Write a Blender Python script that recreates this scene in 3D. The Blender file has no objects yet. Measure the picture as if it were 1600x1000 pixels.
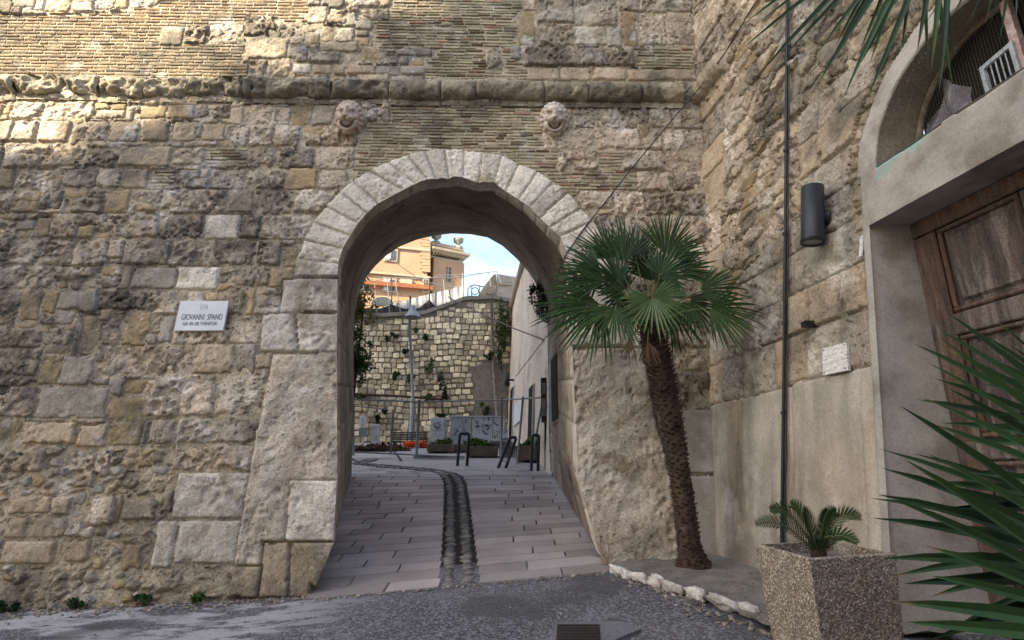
import bpy, bmesh, math, random, numpy as np
from mathutils import Vector, Matrix
random.seed(7); RNG = np.random.default_rng(7)
SC = bpy.context.scene; COL = SC.collection
R_ = math.radians

# ---------------------------------------------------------------- camera, sky, sun, exposure
CAMH = 1.65; F = 850.0; PITCH = R_(15.45)
cam = bpy.data.cameras.new('camera'); cam.sensor_width = 36; cam.lens = 36*F/1600; cam.clip_end = 2000; cam.clip_start = .05
co = bpy.data.objects.new('camera', cam); COL.objects.link(co)
co.location = (0, 0, CAMH); co.rotation_euler = (math.pi/2+PITCH, 0, 0); SC.camera = co
SUN = Vector((-.62, -.53, .58)).normalized()
el = math.asin(SUN.z); az = math.atan2(SUN.x, SUN.y)
W = bpy.data.worlds.new('World'); SC.world = W; W.use_nodes = True
nt = W.node_tree; nt.nodes.clear()
wo = nt.nodes.new('ShaderNodeOutputWorld'); bg = nt.nodes.new('ShaderNodeBackground'); sky = nt.nodes.new('ShaderNodeTexSky')
sky.sky_type = 'NISHITA'; sky.sun_disc = False; sky.dust_density = 2.2; sky.sun_elevation = el; sky.sun_rotation = az
tc = nt.nodes.new('ShaderNodeTexCoord'); mp = nt.nodes.new('ShaderNodeMapping'); mp.inputs['Scale'].default_value = (1, 1, 2.6)
mp.inputs['Location'].default_value = (.35, .0, .15)
cn = nt.nodes.new('ShaderNodeTexNoise'); cn.inputs['Scale'].default_value = 3.2; cn.inputs['Detail'].default_value = 8; cn.inputs['Roughness'].default_value = .55
cr = nt.nodes.new('ShaderNodeMapRange'); cr.inputs['From Min'].default_value = .46; cr.inputs['From Max'].default_value = .66
mx = nt.nodes.new('ShaderNodeMix'); mx.data_type = 'RGBA'; mx.inputs['B'].default_value = (2.3, 2.3, 2.35, 1)
L = nt.links.new
L(tc.outputs['Generated'], mp.inputs['Vector']); L(mp.outputs[0], cn.inputs['Vector']); L(cn.outputs['Fac'], cr.inputs['Value'])
L(cr.outputs[0], mx.inputs['Factor']); L(sky.outputs[0], mx.inputs['A']); L(mx.outputs['Result'], bg.inputs['Color'])
bg.inputs['Strength'].default_value = .15; L(bg.outputs[0], wo.inputs[0])
sl = bpy.data.lights.new('sun', 'SUN'); sl.energy = 4.6; sl.angle = R_(.8); sl.color = (1, .88, .66)
so = bpy.data.objects.new('sun', sl); COL.objects.link(so); so.rotation_euler = SUN.to_track_quat('Z', 'Y').to_euler(); so.location = (-20, -20, 30)
SC.view_settings.view_transform = 'Standard'; SC.view_settings.look = 'None'; SC.view_settings.gamma = 1; SC.view_settings.exposure = 1.85
SC.cycles.max_bounces = 6; SC.cycles.diffuse_bounces = 4; SC.cycles.use_denoising = True

# ---------------------------------------------------------------- camera geometry: from a point of the photograph to a plane of the place
def ray(px, py):
    x = px-800.; v = py-500.
    return x, F*math.cos(PITCH)+v*math.sin(PITCH), F*math.sin(PITCH)-v*math.cos(PITCH)
def at(px, py, d):
    x, y, z = ray(px, py); k = d/y
    return Vector((x*k, d, z*k+CAMH))
ZC = 5.49+CAMH; B = .116
def front(px, py):
    x, y, z = ray(px, py); k = 6.6/(y-.02*x-.1*z)
    if z*k > ZC-CAMH: k = (6.6+.1*(ZC-CAMH))/(y-.02*x)
    return Vector((x*k, y*k, z*k+CAMH))
def right(px, py):
    x, y, z = ray(px, py); c = 2.25+.151*6.8+B*1.1; k = c/(x+.151*y-B*z)
    if z*k > ZC-CAMH: k = (2.25+.151*6.8+B*(1.1+ZC-CAMH))/(x+.151*y)
    return Vector((x*k, y*k, z*k+CAMH))
def front_y(x, z): return 6.6+.02*x+.1*(np.minimum(z, ZC)-CAMH)
def right_x(y, z): return 2.25+.151*(6.8-y)+B*(np.minimum(z, ZC)-CAMH+1.1)
def ground(x, y):
    if y < 6.4:
        xx = x if x > -2.5 else -2.5+(x+2.5)*.45
        return .55+.085*min(xx, 2.5)-.077*(6.4-y)
    f = max(0, 1-(y-6.4)/5)
    xx = max(-3.5, min(2, x))
    g = .55+.2*min(y-6.4, 5.0)+.085*xx*f
    if y > 11.4: g += .2*(1-math.exp(-(y-11.4)/1.0))*.45+.088*(y-11.4)*min(1, (y-11.4)/1.5)
    return g

# ---------------------------------------------------------------- object helpers
def tag(o, label=None, cat=None, group=None, kind=None):
    if label: o['label'] = label
    if cat: o['category'] = cat
    if group: o['group'] = group
    if kind: o['kind'] = kind
    return o
def thing(name, label, cat, loc=(0, 0, 0), group=None):
    o = bpy.data.objects.new(name, None); o.empty_display_size = .1; COL.objects.link(o); o.location = loc
    return tag(o, label, cat, group)
def link(name, me, parent=None, loc=(0, 0, 0)):
    o = bpy.data.objects.new(name, me); COL.objects.link(o); o.location = loc
    if parent is not None:
        o.parent = parent
        w = Vector((0, 0, 0)); p = parent
        while p is not None: w += p.location; p = p.parent
        o.location = Vector(loc)-w
    return o
def mesh(name, V, Fc, mat, parent=None, smooth=False, tone=None, recenter=True):
    V = np.asarray(V, dtype=np.float64)
    c = V.mean(0) if recenter else np.zeros(3)
    me = bpy.data.meshes.new(name)
    me.from_pydata((V-c).tolist(), [], [tuple(int(i) for i in f) for f in Fc])
    if mat: me.materials.append(mat)
    if smooth: me.polygons.foreach_set('use_smooth', np.ones(len(me.polygons), bool))
    a = me.attributes.new('tone', 'FLOAT', 'POINT')
    a.data.foreach_set('value', (np.full(len(V), random.random()) if tone is None else np.broadcast_to(tone, (len(V),))).astype(np.float32))
    me.update()
    return link(name, me, parent, Vector(c))
def quadmesh(name, V, Q, mat, parent=None, tone=.5, smooth=True):
    c = V.mean(0); me = bpy.data.meshes.new(name); n = len(Q)
    me.vertices.add(len(V)); me.vertices.foreach_set('co', (V-c).astype(np.float32).ravel())
    me.loops.add(4*n); me.loops.foreach_set('vertex_index', Q.astype(np.int32).ravel())
    me.polygons.add(n); me.polygons.foreach_set('loop_start', np.arange(0, 4*n, 4, dtype=np.int32))
    try: me.polygons.foreach_set('loop_total', np.full(n, 4, np.int32))
    except Exception: pass
    me.update(calc_edges=True)
    if smooth: me.polygons.foreach_set('use_smooth', np.ones(n, bool))
    a = me.attributes.new('tone', 'FLOAT', 'POINT'); a.data.foreach_set('value', np.broadcast_to(np.asarray(tone, np.float32), (len(V),)).copy())
    me.materials.append(mat)
    return link(name, me, parent, Vector(c))
class MB:
    def __init__(s): s.v = []; s.f = []; s.t = []
    def add(s, V, Fc, tone=None):
        n = len(s.v); s.v += [tuple(p) for p in V]; s.f += [tuple(i+n for i in f) for f in Fc]
        tone = random.random() if tone is None else tone
        s.t += [tone]*len(V); return s
    def box(s, c, h, ax=None, jit=0, taper=1, tone=None):
        c = Vector(c); X, Y, Z = ax if ax else (Vector((1, 0, 0)), Vector((0, 1, 0)), Vector((0, 0, 1)))
        V = []
        for k in (-1, 1):
            t = taper if k > 0 else 1
            for i, j in ((-1, -1), (1, -1), (1, 1), (-1, 1)):
                V.append(c+X*h[0]*i*t+Y*h[1]*j*t+Z*h[2]*k+Vector([random.uniform(-jit, jit) for _ in range(3)]))
        return s.add(V, [(0, 3, 2, 1), (4, 5, 6, 7), (0, 1, 5, 4), (1, 2, 6, 5), (2, 3, 7, 6), (3, 0, 4, 7)], tone)
    def rbox(s, c, h, r=.01, ax=None, tone=None):   # box with a chamfered top/face (+Z side) and vertical edges
        c = Vector(c); X, Y, Z = ax if ax else (Vector((1, 0, 0)), Vector((0, 1, 0)), Vector((0, 0, 1)))
        def ring(ix, iy, z): return [c+X*i*ix+Y*j*iy+Z*z for i, j in ((-1, -1), (1, -1), (1, 1), (-1, 1))]
        V = ring(h[0], h[1], -h[2])+ring(h[0], h[1], h[2]-r)+ring(h[0]-r, h[1]-r, h[2])
        Fc = [(0, 3, 2, 1), (8, 9, 10, 11)]
        for a in (0, 4):
            for i in range(4): j = (i+1) % 4; Fc.append((a+i, a+j, a+4+j, a+4+i))
        return s.add(V, Fc, tone)
    def tube(s, pts, r, n=8, tone=None, cap=True):
        pts = [Vector(p) for p in pts]; rr = r if isinstance(r, (list, tuple)) else [r]*len(pts)
        V = []; up = None
        for i, p in enumerate(pts):
            t = (pts[min(i+1, len(pts)-1)]-pts[max(i-1, 0)]).normalized()
            if up is None: up = Vector((0, 0, 1)) if abs(t.z) < .9 else Vector((1, 0, 0))
            a = t.cross(up).normalized(); b = a.cross(t).normalized(); up = b
            for k in range(n):
                w = 2*math.pi*k/n; V.append(p+(a*math.cos(w)+b*math.sin(w))*rr[i])
        Fc = []
        for i in range(len(pts)-1):
            for k in range(n): j = (k+1) % n; Fc.append((i*n+k, i*n+j, i*n+n+j, i*n+n+k))
        if cap: Fc += [tuple(range(n)), tuple(range(len(V)-1, len(V)-n-1, -1))]
        return s.add(V, Fc, tone)
    def lathe(s, c, prof, n=20, ax=(0, 0, 1), tone=None):
        ax = Vector(ax).normalized(); c = Vector(c); u = Vector((1, 0, 0)) if abs(ax.x) < .9 else Vector((0, 1, 0))
        a = ax.cross(u).normalized(); b = ax.cross(a); V = []
        for r, h in prof:
            for k in range(n): w = 2*math.pi*k/n; V.append(c+ax*h+(a*math.cos(w)+b*math.sin(w))*r)
        Fc = []
        for i in range(len(prof)-1):
            for k in range(n): j = (k+1) % n; Fc.append((i*n+k, i*n+j, i*n+n+j, i*n+n+k))
        return s.add(V, Fc, tone)
    def prism(s, pts, off, tone=None):               # polygon extruded by a vector
        off = Vector(off); n = len(pts); P = [Vector(p) for p in pts]
        return s.add(P+[p+off for p in P], [tuple(range(n)), tuple(range(2*n-1, n-1, -1))]+[(i, i+n, (i+1) % n+n, (i+1) % n) for i in range(n)], tone)
    def blob(s, c, r, sub=2, rough=.15, ax=None, tone=None, seed=0):
        bm = bmesh.new(); bmesh.ops.create_icosphere(bm, subdivisions=sub, radius=1)
        rnd = random.Random(seed); ph = [(rnd.uniform(0, 9), rnd.uniform(0, 9), rnd.uniform(0, 9)) for _ in range(3)]
        V = []; X, Y, Z = ax if ax else (Vector((1, 0, 0)), Vector((0, 1, 0)), Vector((0, 0, 1)))
        for v in bm.verts:
            p = v.co; q = 1+rough*(math.sin(2.3*p.x+ph[0][0]+1.7*p.y)+math.sin(3.1*p.y+ph[1][0]+2*p.z)+.6*math.sin(5.3*p.z+ph[2][0]+4*p.x)+.5*math.sin(9*p.x+ph[0][1]+7*p.y+5*p.z)) + rough*.6*rnd.uniform(-1, 1)
            sq = [math.copysign(abs(t)**.7, t) for t in p]
            V.append(Vector(c)+X*sq[0]*r[0]*q+Y*sq[1]*r[1]*q+Z*sq[2]*r[2]*q)
        Fc = [tuple(v.index for v in f.verts) for f in bm.faces]; bm.free()
        return s.add(V, Fc, tone)
    def build(s, name, mat, parent=None, smooth=False):
        return mesh(name, s.v, s.f, mat, parent, smooth, np.array(s.t) if s.t else .5)

# ---------------------------------------------------------------- materials
def material(name, c1, c2=None, spot=None, ns=2.5, fine=45., finek=.35, tonek=.5, bump=.35, bdist=.012, pit=0, ps=22., rough=.9, metal=0, spotthr=.58, sps=1.1, spec=.3, streak=False, warm=None, leaf=False, grime=0):
    m = bpy.data.materials.new(name); m.use_nodes = True; t = m.node_tree; N = t.nodes; Lk = t.links.new
    bs = N['Principled BSDF']; bs.inputs['Roughness'].default_value = rough; bs.inputs['Metallic'].default_value = metal
    bs.inputs['Specular IOR Level'].default_value = spec
    g = N.new('ShaderNodeNewGeometry'); pos = g.outputs['Position']
    if streak:
        mp = N.new('ShaderNodeMapping'); mp.inputs['Scale'].default_value = streak if isinstance(streak, tuple) else (1, 1, .12); Lk(pos, mp.inputs[0]); spos = mp.outputs[0]
    else: spos = pos
    def noise(s, det, p=pos, ro=.55, dis=0):
        n = N.new('ShaderNodeTexNoise'); n.inputs['Scale'].default_value = s; n.inputs['Detail'].default_value = det; n.inputs['Roughness'].default_value = ro
        n.inputs['Distortion'].default_value = dis; Lk(p, n.inputs['Vector']); return n.outputs['Fac']
    def mr(v, a, b, c=0., d=1.):
        n = N.new('ShaderNodeMapRange'); Lk(v, n.inputs['Value'])
        for k, x in zip(('From Min', 'From Max', 'To Min', 'To Max'), (a, b, c, d)): n.inputs[k].default_value = x
        return n.outputs[0]
    def mix(f, a, b, blend='MIX'):
        n = N.new('ShaderNodeMix'); n.data_type = 'RGBA'; n.blend_type = blend
        for k, x in (('Factor', f), ('A', a), ('B', b)):
            if hasattr(x, 'links'): Lk(x, n.inputs[k])
            elif k == 'Factor': n.inputs[k].default_value = x
            else: n.inputs[k].default_value = tuple(x)+(1,)
        return n.outputs['Result']
    def math_(op, a, b):
        n = N.new('ShaderNodeMath'); n.operation = op
        for i, x in enumerate((a, b)):
            if hasattr(x, 'links'): Lk(x, n.inputs[i])
            else: n.inputs[i].default_value = x
        return n.outputs[0]
    col = mix(mr(noise(ns, 5, spos), .38, .62), c1, c2 or [c*.75 for c in c1])
    if warm: col = mix(mr(noise(ns*.45, 3, spos), .5, .66, 0, .8), col, warm)
    if spot: col = mix(mr(noise(sps, 6, spos, .6), spotthr, spotthr+.1, 0, .85), col, spot)
    if grime:
        col = mix(1.0, col, (1.0, .995, .945), 'MULTIPLY')
        gm = math_('MULTIPLY', mr(noise(.55, 7, pos, .62), .44, .60), mr(noise(3.1, 6, pos, .65), .36, .58, .25, 1))
        col = mix(math_('MULTIPLY', gm, min(.95, grime*1.2)), col, (.115, .105, .085))
        col = mix(math_('MULTIPLY', mr(noise(1.7, 8, pos, .7), .56, .66), grime*.75), col, (.66, .63, .57))
    fn = noise(fine, 4, pos, .7)
    gain = mr(fn, .3, .7, 1-finek, 1+finek)
    if tonek:
        at_ = N.new('ShaderNodeAttribute'); at_.attribute_name = 'tone'
        gain = math_('MULTIPLY', gain, mr(at_.outputs['Fac'], 0, 1, 1-tonek*.5, 1+tonek*.5))
    h = math_('ADD', math_('MULTIPLY', fn, .45), math_('MULTIPLY', noise(fine*.28, 5, pos, .65), .8))
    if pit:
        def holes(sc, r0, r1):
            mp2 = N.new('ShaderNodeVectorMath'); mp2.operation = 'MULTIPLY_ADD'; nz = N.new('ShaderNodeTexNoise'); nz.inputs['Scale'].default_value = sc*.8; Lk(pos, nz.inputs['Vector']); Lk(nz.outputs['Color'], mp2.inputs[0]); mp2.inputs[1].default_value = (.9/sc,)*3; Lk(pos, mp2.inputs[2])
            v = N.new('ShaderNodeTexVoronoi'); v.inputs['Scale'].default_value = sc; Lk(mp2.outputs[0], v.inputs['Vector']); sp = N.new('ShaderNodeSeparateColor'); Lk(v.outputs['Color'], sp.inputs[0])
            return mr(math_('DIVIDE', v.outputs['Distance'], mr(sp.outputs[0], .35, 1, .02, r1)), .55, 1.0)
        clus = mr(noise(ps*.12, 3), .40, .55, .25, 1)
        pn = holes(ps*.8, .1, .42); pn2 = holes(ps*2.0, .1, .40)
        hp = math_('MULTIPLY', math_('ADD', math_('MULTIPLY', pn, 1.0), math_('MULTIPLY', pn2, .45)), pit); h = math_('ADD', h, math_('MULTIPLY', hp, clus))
        gain = math_('MULTIPLY', gain, mr(math_('MULTIPLY', math_('SUBTRACT', 2.0, math_('ADD', pn, pn2)), clus), 0, 1, 1, 1-.42*min(1, pit)))  # shade painted into the pores: colour darkens where the bump sinks
    if leaf:
        col = mix(mr(at_.outputs['Fac'], 1.2, 1.8), col, (.16, .11, .055))
    n = N.new('ShaderNodeVectorMath'); n.operation = 'SCALE'; Lk(col, n.inputs[0]); Lk(gain, n.inputs['Scale']); col = n.outputs[0]
    if bump:
        b = N.new('ShaderNodeBump'); b.inputs['Strength'].default_value = bump; b.inputs['Distance'].default_value = bdist; Lk(h, b.inputs['Height']); Lk(b.outputs[0], bs.inputs['Normal'])
    Lk(col, bs.inputs['Base Color'])
    return m
GREY = (.16, .15, .135)
MT = dict(
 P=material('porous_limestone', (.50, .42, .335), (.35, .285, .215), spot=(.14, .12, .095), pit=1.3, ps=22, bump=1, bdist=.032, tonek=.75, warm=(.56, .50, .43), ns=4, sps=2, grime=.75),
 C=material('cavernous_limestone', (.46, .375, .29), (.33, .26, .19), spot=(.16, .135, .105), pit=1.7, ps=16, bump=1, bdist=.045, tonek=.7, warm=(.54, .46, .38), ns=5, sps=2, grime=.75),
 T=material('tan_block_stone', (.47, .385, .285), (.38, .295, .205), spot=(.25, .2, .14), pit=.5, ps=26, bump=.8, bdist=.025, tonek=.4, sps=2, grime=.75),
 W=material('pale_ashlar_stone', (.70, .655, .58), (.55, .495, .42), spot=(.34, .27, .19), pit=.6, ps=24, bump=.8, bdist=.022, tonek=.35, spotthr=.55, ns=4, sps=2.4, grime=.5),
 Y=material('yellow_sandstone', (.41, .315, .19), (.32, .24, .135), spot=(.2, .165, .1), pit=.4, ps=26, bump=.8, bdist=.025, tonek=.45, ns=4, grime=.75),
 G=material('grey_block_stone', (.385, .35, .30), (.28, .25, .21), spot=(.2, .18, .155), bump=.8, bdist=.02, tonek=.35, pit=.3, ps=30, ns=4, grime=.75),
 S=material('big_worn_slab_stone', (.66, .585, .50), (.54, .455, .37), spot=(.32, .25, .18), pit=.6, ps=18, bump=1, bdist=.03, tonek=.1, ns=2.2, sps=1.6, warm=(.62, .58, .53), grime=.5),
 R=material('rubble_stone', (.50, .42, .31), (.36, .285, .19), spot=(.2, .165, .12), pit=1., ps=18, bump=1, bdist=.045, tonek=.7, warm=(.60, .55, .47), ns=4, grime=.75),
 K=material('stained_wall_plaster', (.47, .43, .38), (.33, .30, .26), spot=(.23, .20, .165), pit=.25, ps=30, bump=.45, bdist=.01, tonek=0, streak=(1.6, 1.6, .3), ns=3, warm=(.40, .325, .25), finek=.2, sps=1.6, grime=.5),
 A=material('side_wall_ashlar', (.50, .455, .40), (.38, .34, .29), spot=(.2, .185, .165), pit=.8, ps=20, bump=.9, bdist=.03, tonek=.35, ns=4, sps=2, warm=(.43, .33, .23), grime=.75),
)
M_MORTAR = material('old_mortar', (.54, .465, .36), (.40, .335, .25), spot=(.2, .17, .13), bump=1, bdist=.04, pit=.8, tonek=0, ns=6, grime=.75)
M_BR1 = material('brown_brick', (.19, .13, .075), (.135, .092, .054), bump=.4, bdist=.006, tonek=.9, ns=4, grime=.5)
M_BR2 = material('yellow_brick', (.37, .32, .215), (.285, .245, .165), spot=(.2, .18, .14), bump=.8, bdist=.012, tonek=.6, ns=4, sps=2, grime=.5)
M_BR3 = material('red_brick', (.33, .20, .13), (.26, .16, .10), bump=.4, bdist=.006, tonek=.6, ns=4)
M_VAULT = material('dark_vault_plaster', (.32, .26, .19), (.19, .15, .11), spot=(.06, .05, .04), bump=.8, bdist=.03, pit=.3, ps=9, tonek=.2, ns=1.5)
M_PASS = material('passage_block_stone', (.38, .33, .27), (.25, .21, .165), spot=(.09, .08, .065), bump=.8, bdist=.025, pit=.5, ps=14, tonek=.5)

# ---------------------------------------------------------------- masonry sheets: one height field per wall, cut into one mesh per stone
def perlin(U, V, s, seed):
    r = np.random.default_rng(seed); x = U/s; y = V/s; x0 = np.floor(x).astype(int); y0 = np.floor(y).astype(int)
    mx_, my = x0.min(), y0.min(); g = r.uniform(0, 2*np.pi, (x0.max()-mx_+2, y0.max()-my+2)); fx = x-x0; fy = y-y0
    def d(i, j): a = g[x0-mx_+i, y0-my+j]; return np.cos(a)*(fx-i)+np.sin(a)*(fy-j)
    sx = fx*fx*fx*(fx*(fx*6-15)+10); sy = fy*fy*fy*(fy*(fy*6-15)+10)
    return ((d(0, 0)*(1-sx)+d(1, 0)*sx)*(1-sy)+(d(0, 1)*(1-sx)+d(1, 1)*sx)*sy)*1.5
def fbm(U, V, s, seed, o=4, g=.55):
    a = 1; t = 0; out = 0
    for k in range(o): out = out+a*perlin(U, V, s/2**k, seed+k); t += a; a *= g
    return out/t*1.5
def worley(U, V, s, seed):
    r = np.random.default_rng(seed); x = U/s; y = V/s; x0 = np.floor(x).astype(int); y0 = np.floor(y).astype(int)
    bx, by = x0.min()-1, y0.min()-1; J = r.random((x0.max()-bx+3, y0.max()-by+3, 3)); best = np.full(U.shape, 9.); rad = np.zeros(U.shape)
    for i in (-1, 0, 1):
        for j in (-1, 0, 1):
            q = J[x0-bx+i, y0-by+j]; d = np.hypot(x0+i+q[..., 0]-x, y0+j+q[..., 1]-y); m = d < best; best = np.where(m, d, best); rad = np.where(m, q[..., 2], rad)
    return best, rad
TP = dict(  # offset, offset spread, low relief, mid relief, pits, joint threshold, edge rounding, tilt
 P=(.038, .020, .008, .009, .050, .42, .008, .010), C=(.032, .022, .020, .024, .080, .40, .012, .02), T=(.036, .014, .005, .006, .014, .44, .008, .006),
 W=(.034, .006, .007, .007, .016, 9, .006, .004), Y=(.024, .016, .008, .008, .012, .38, .009, .012), G=(.030, .014, .006, .005, .010, .42, .008, .006),
 R=(.032, .026, .022, .022, .030, .30, .020, .04), K=(.03, .0, .008, .002, .0, 9, .0, .0), S=(.045, .004, .016, .011, .020, 9, .006, .003), A=(.03, .008, .012, .010, .026, 9, .006, .005))
class Sheet:
    """labelled grid in wall coordinates (u, v); label 0 = mortar, -1 = opening"""
    def __init__(s, u0, u1, v0, v1, cell, seed, flip=False):
        s.u = np.arange(u0, u1, cell); s.v = np.arange(v0, v1, cell); s.c = cell; s.seed = seed; s.flip = flip; s.snap = []
        s.cu, s.cv = np.meshgrid(s.u[:-1]+cell/2, s.v[:-1]+cell/2, indexing='ij')
        s.lab = np.zeros(s.cu.shape, int); s.typ = [None]; s.extra = [0.]
        a = fbm(s.cu, s.cv, .35, seed+11, 4, .6); b = fbm(s.cu, s.cv, .35, seed+21, 4, .6)
        s.wr = (s.cu+a*.018, s.cv+b*.016); s.ws = (s.cu+a*.005, s.cv+b*.005)
    def new(s, t, off=0.): s.typ.append(t); s.extra.append(off); return len(s.typ)-1
    def poly(s, P, t, label=None, sharp=None, off=0.):
        P = np.array([(p[0], p[1]) for p in P]); lo = P.min(0)-.12; hi = P.max(0)+.12
        i0, i1 = np.searchsorted(s.u, [lo[0], hi[0]]); j0, j1 = np.searchsorted(s.v, [lo[1], hi[1]])
        i0 = max(0, i0-1); j0 = max(0, j0-1); sl = (slice(i0, i1+1), slice(j0, j1+1))
        rough = t in 'PCYRGT' if sharp is None else not sharp
        X, Y = (s.wr if rough else s.ws); 
        if t == 'T' and sharp is None: X = .5*(s.wr[0]+s.ws[0]); Y = .5*(s.wr[1]+s.ws[1])
        X = X[sl]; Y = Y[sl]; ins = np.zeros(X.shape, bool); n = len(P); j = n-1
        for i in range(n):
            xi, yi = P[i]; xj, yj = P[j]
            if yi != yj:
                c = ((yi > Y) != (yj > Y)) & (X < (xj-xi)*(Y-yi)/(yj-yi)+xi); ins ^= c
            j = i
        if label is None: label = s.new(t, off)
        s.lab[sl][ins] = label
        return label, sl, ins
    def rubble(s, P, sx, sy, types, seed):
        _, sl, ins = s.poly(P, 'R', 0); X = s.cu[sl]; Y = s.cv[sl]; r = np.random.default_rng(seed)
        nx = int((X.max()-X.min())/sx)+3; ny = int((Y.max()-Y.min())/sy)+3; best = np.full(X.shape, 9.); who = np.zeros(X.shape, int)
        gx = ((X-X.min())/sx).astype(int); gy = ((Y-Y.min())/sy).astype(int); J = r.random((nx+2, ny+2, 2)); ids = {}
        wx = s.wr[0][sl]; wy = s.wr[1][sl]; LB = np.zeros((nx+2, ny+2), int)
        for a in range(nx+2):
            for b in range(ny+2): LB[a, b] = s.new(types[int(r.integers(len(types)))], float(r.uniform(-.012, .012)))
        for i in (-1, 0, 1):
            for j in (-1, 0, 1):
                q = J[gx+i+1, gy+j+1]; d = np.hypot((gx+i+q[..., 0]*.8)*1.0-(wx-X.min())/sx, (gy+j+q[..., 1]*.8)-(wy-Y.min())/sy)
                m = d < best; best = np.where(m, d, best); who = np.where(m, LB[gx+i+1, gy+j+1], who)
        s.lab[sl][ins] = who[ins]
    def courses(s, v_edges, wmin, wmax, types, seed, u0=None, u1=None, mask=None, inserts=.25):
        r = random.Random(seed); u0 = s.u[0] if u0 is None else u0; u1 = s.u[-1] if u1 is None else u1
        for a, b in zip(v_edges[:-1], v_edges[1:]):
            x = u0-r.uniform(0, wmin)
            while x < u1:
                w = r.uniform(wmin, wmax); t = r.choice(types); x1 = min(x+w, u1+.1)
                if r.random() < .18 and b-a > .24:
                    m = a+(b-a)*r.uniform(.35, .65); s.poly([(x, a), (x1, a), (x1, m), (x, m)], t); s.poly([(x, m), (x1, m), (x1, b), (x, b)], r.choice(types))
                else: s.poly([(x, a), (x1, a), (x1, b), (x, b)], t)
                if r.random() < inserts:
                    k = r.uniform(.07, .16); yy = r.choice([a, b-k*.8]); s.poly([(x1-k*.5, yy), (x1+k*.6, yy), (x1+k*.5, yy+k*.8), (x1-k*.5, yy+k*.8)], 'Y')
                x = x1
    def build(s, posfn, parent, names, maxn=300, brick_labels=(), mortar_h=.004):
        lab = s.lab; c = s.c; nu, nv = lab.shape
        # joints: some edge cells fall to mortar
        def edge(l):
            e = np.zeros(l.shape, bool); e[:-1] |= l[:-1] != l[1:]; e[1:] |= l[1:] != l[:-1]; e[:, :-1] |= l[:, :-1] != l[:, 1:]; e[:, 1:] |= l[:, 1:] != l[:, :-1]; return e
        thr = np.array([9.]+[TP[t][5] if t in TP else 9. for t in s.typ[1:]]+[9.])
        e = edge(lab); jn = fbm(s.cu, s.cv, .12, s.seed+31, 3)
        drop = e & (lab > 0) & (jn > thr[lab]); lab = np.where(drop, 0, lab)
        # tiny leftovers fall to mortar
        cnt = np.bincount(lab[lab > 0].ravel(), minlength=len(s.typ)); small = cnt < 14; lab = np.where((lab > 0) & small[np.maximum(lab, 0)], 0, lab)
        # vertices
        VU, VV = np.meshgrid(s.u, s.v, indexing='ij')
        pad = np.full((nu+2, nv+2), -9); pad[1:-1, 1:-1] = lab; q = [pad[:-1, :-1], pad[1:, :-1], pad[:-1, 1:], pad[1:, 1:]]
        inner = (q[0] == q[1]) & (q[1] == q[2]) & (q[2] == q[3]); vl = np.where(inner, q[0], 0)
        d1 = inner; d = inner.astype(float); cur = inner
        for _ in range(3):
            n2 = cur.copy(); n2[1:] &= cur[:-1]; n2[:-1] &= cur[1:]; n2[:, 1:] &= cur[:, :-1]; n2[:, :-1] &= cur[:, 1:]; d += n2; cur = n2
        par = np.array([[0]*8]+[list(TP[t]) if t in TP else [0]*8 for t in s.typ[1:]]); r = np.random.default_rng(s.seed+5); K = len(s.typ)
        rn = r.uniform(-1, 1, (K, 4)); off = par[:, 0]+par[:, 1]*rn[:, 0]+np.array(s.extra)
        cx = np.zeros(K); cy = np.zeros(K); m = lab > 0; cn_ = np.maximum(1, np.bincount(lab[m], minlength=K))
        cx = np.bincount(lab[m], weights=s.cu[m], minlength=K)/cn_; cy = np.bincount(lab[m], weights=s.cv[m], minlength=K)/cn_
        lo = fbm(VU, VV, .28, s.seed+41, 3); mi = fbm(VU, VV, .10, s.seed+51, 4, .65)
        ri = 1-np.abs(fbm(VU, VV, .16, s.seed+56, 3, .6))*2
        w1, q1 = worley(VU, VV, .075, s.seed+61); w2, q2 = worley(VU, VV, .17, s.seed+71)
        pit = -np.clip(1-w1/(.15+.45*q1), 0, 1)**.7*(q1 > .35)-1.3*np.clip(1-w2/(.1+.35*q2), 0, 1)**.7*(q2 > .55)
        pit = pit*np.clip(.5+1.6*fbm(VU, VV, .5, s.seed+81, 2), 0, 1.4)
        g = lambda k: par[vl, k]
        H = off[vl]+g(2)*lo+g(3)*(.95*mi-.15*np.clip(ri, 0, 1))+g(4)*pit+g(7)*(rn[vl, 1]*(VU-cx[vl])+rn[vl, 2]*(VV-cy[vl]))*3-g(6)*np.clip(3-d, 0, 3)**1.5*.25
        flat = np.array([False]+[t in ('W', 'S', 'K', 'A', 'Q') for t in s.typ[1:]]+[False]); fl = np.ones(VU.shape, bool); mn = np.full(VU.shape, 9.)
        for q_ in q: fl &= flat[np.clip(q_, -1, None)] & (q_ > 0); mn = np.minimum(mn, np.where(q_ > 0, off[np.maximum(q_, 0)], 9.))
        H = np.where(inner & (vl > 0), H, np.where(fl, mn-.030, mortar_h-.022))
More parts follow.
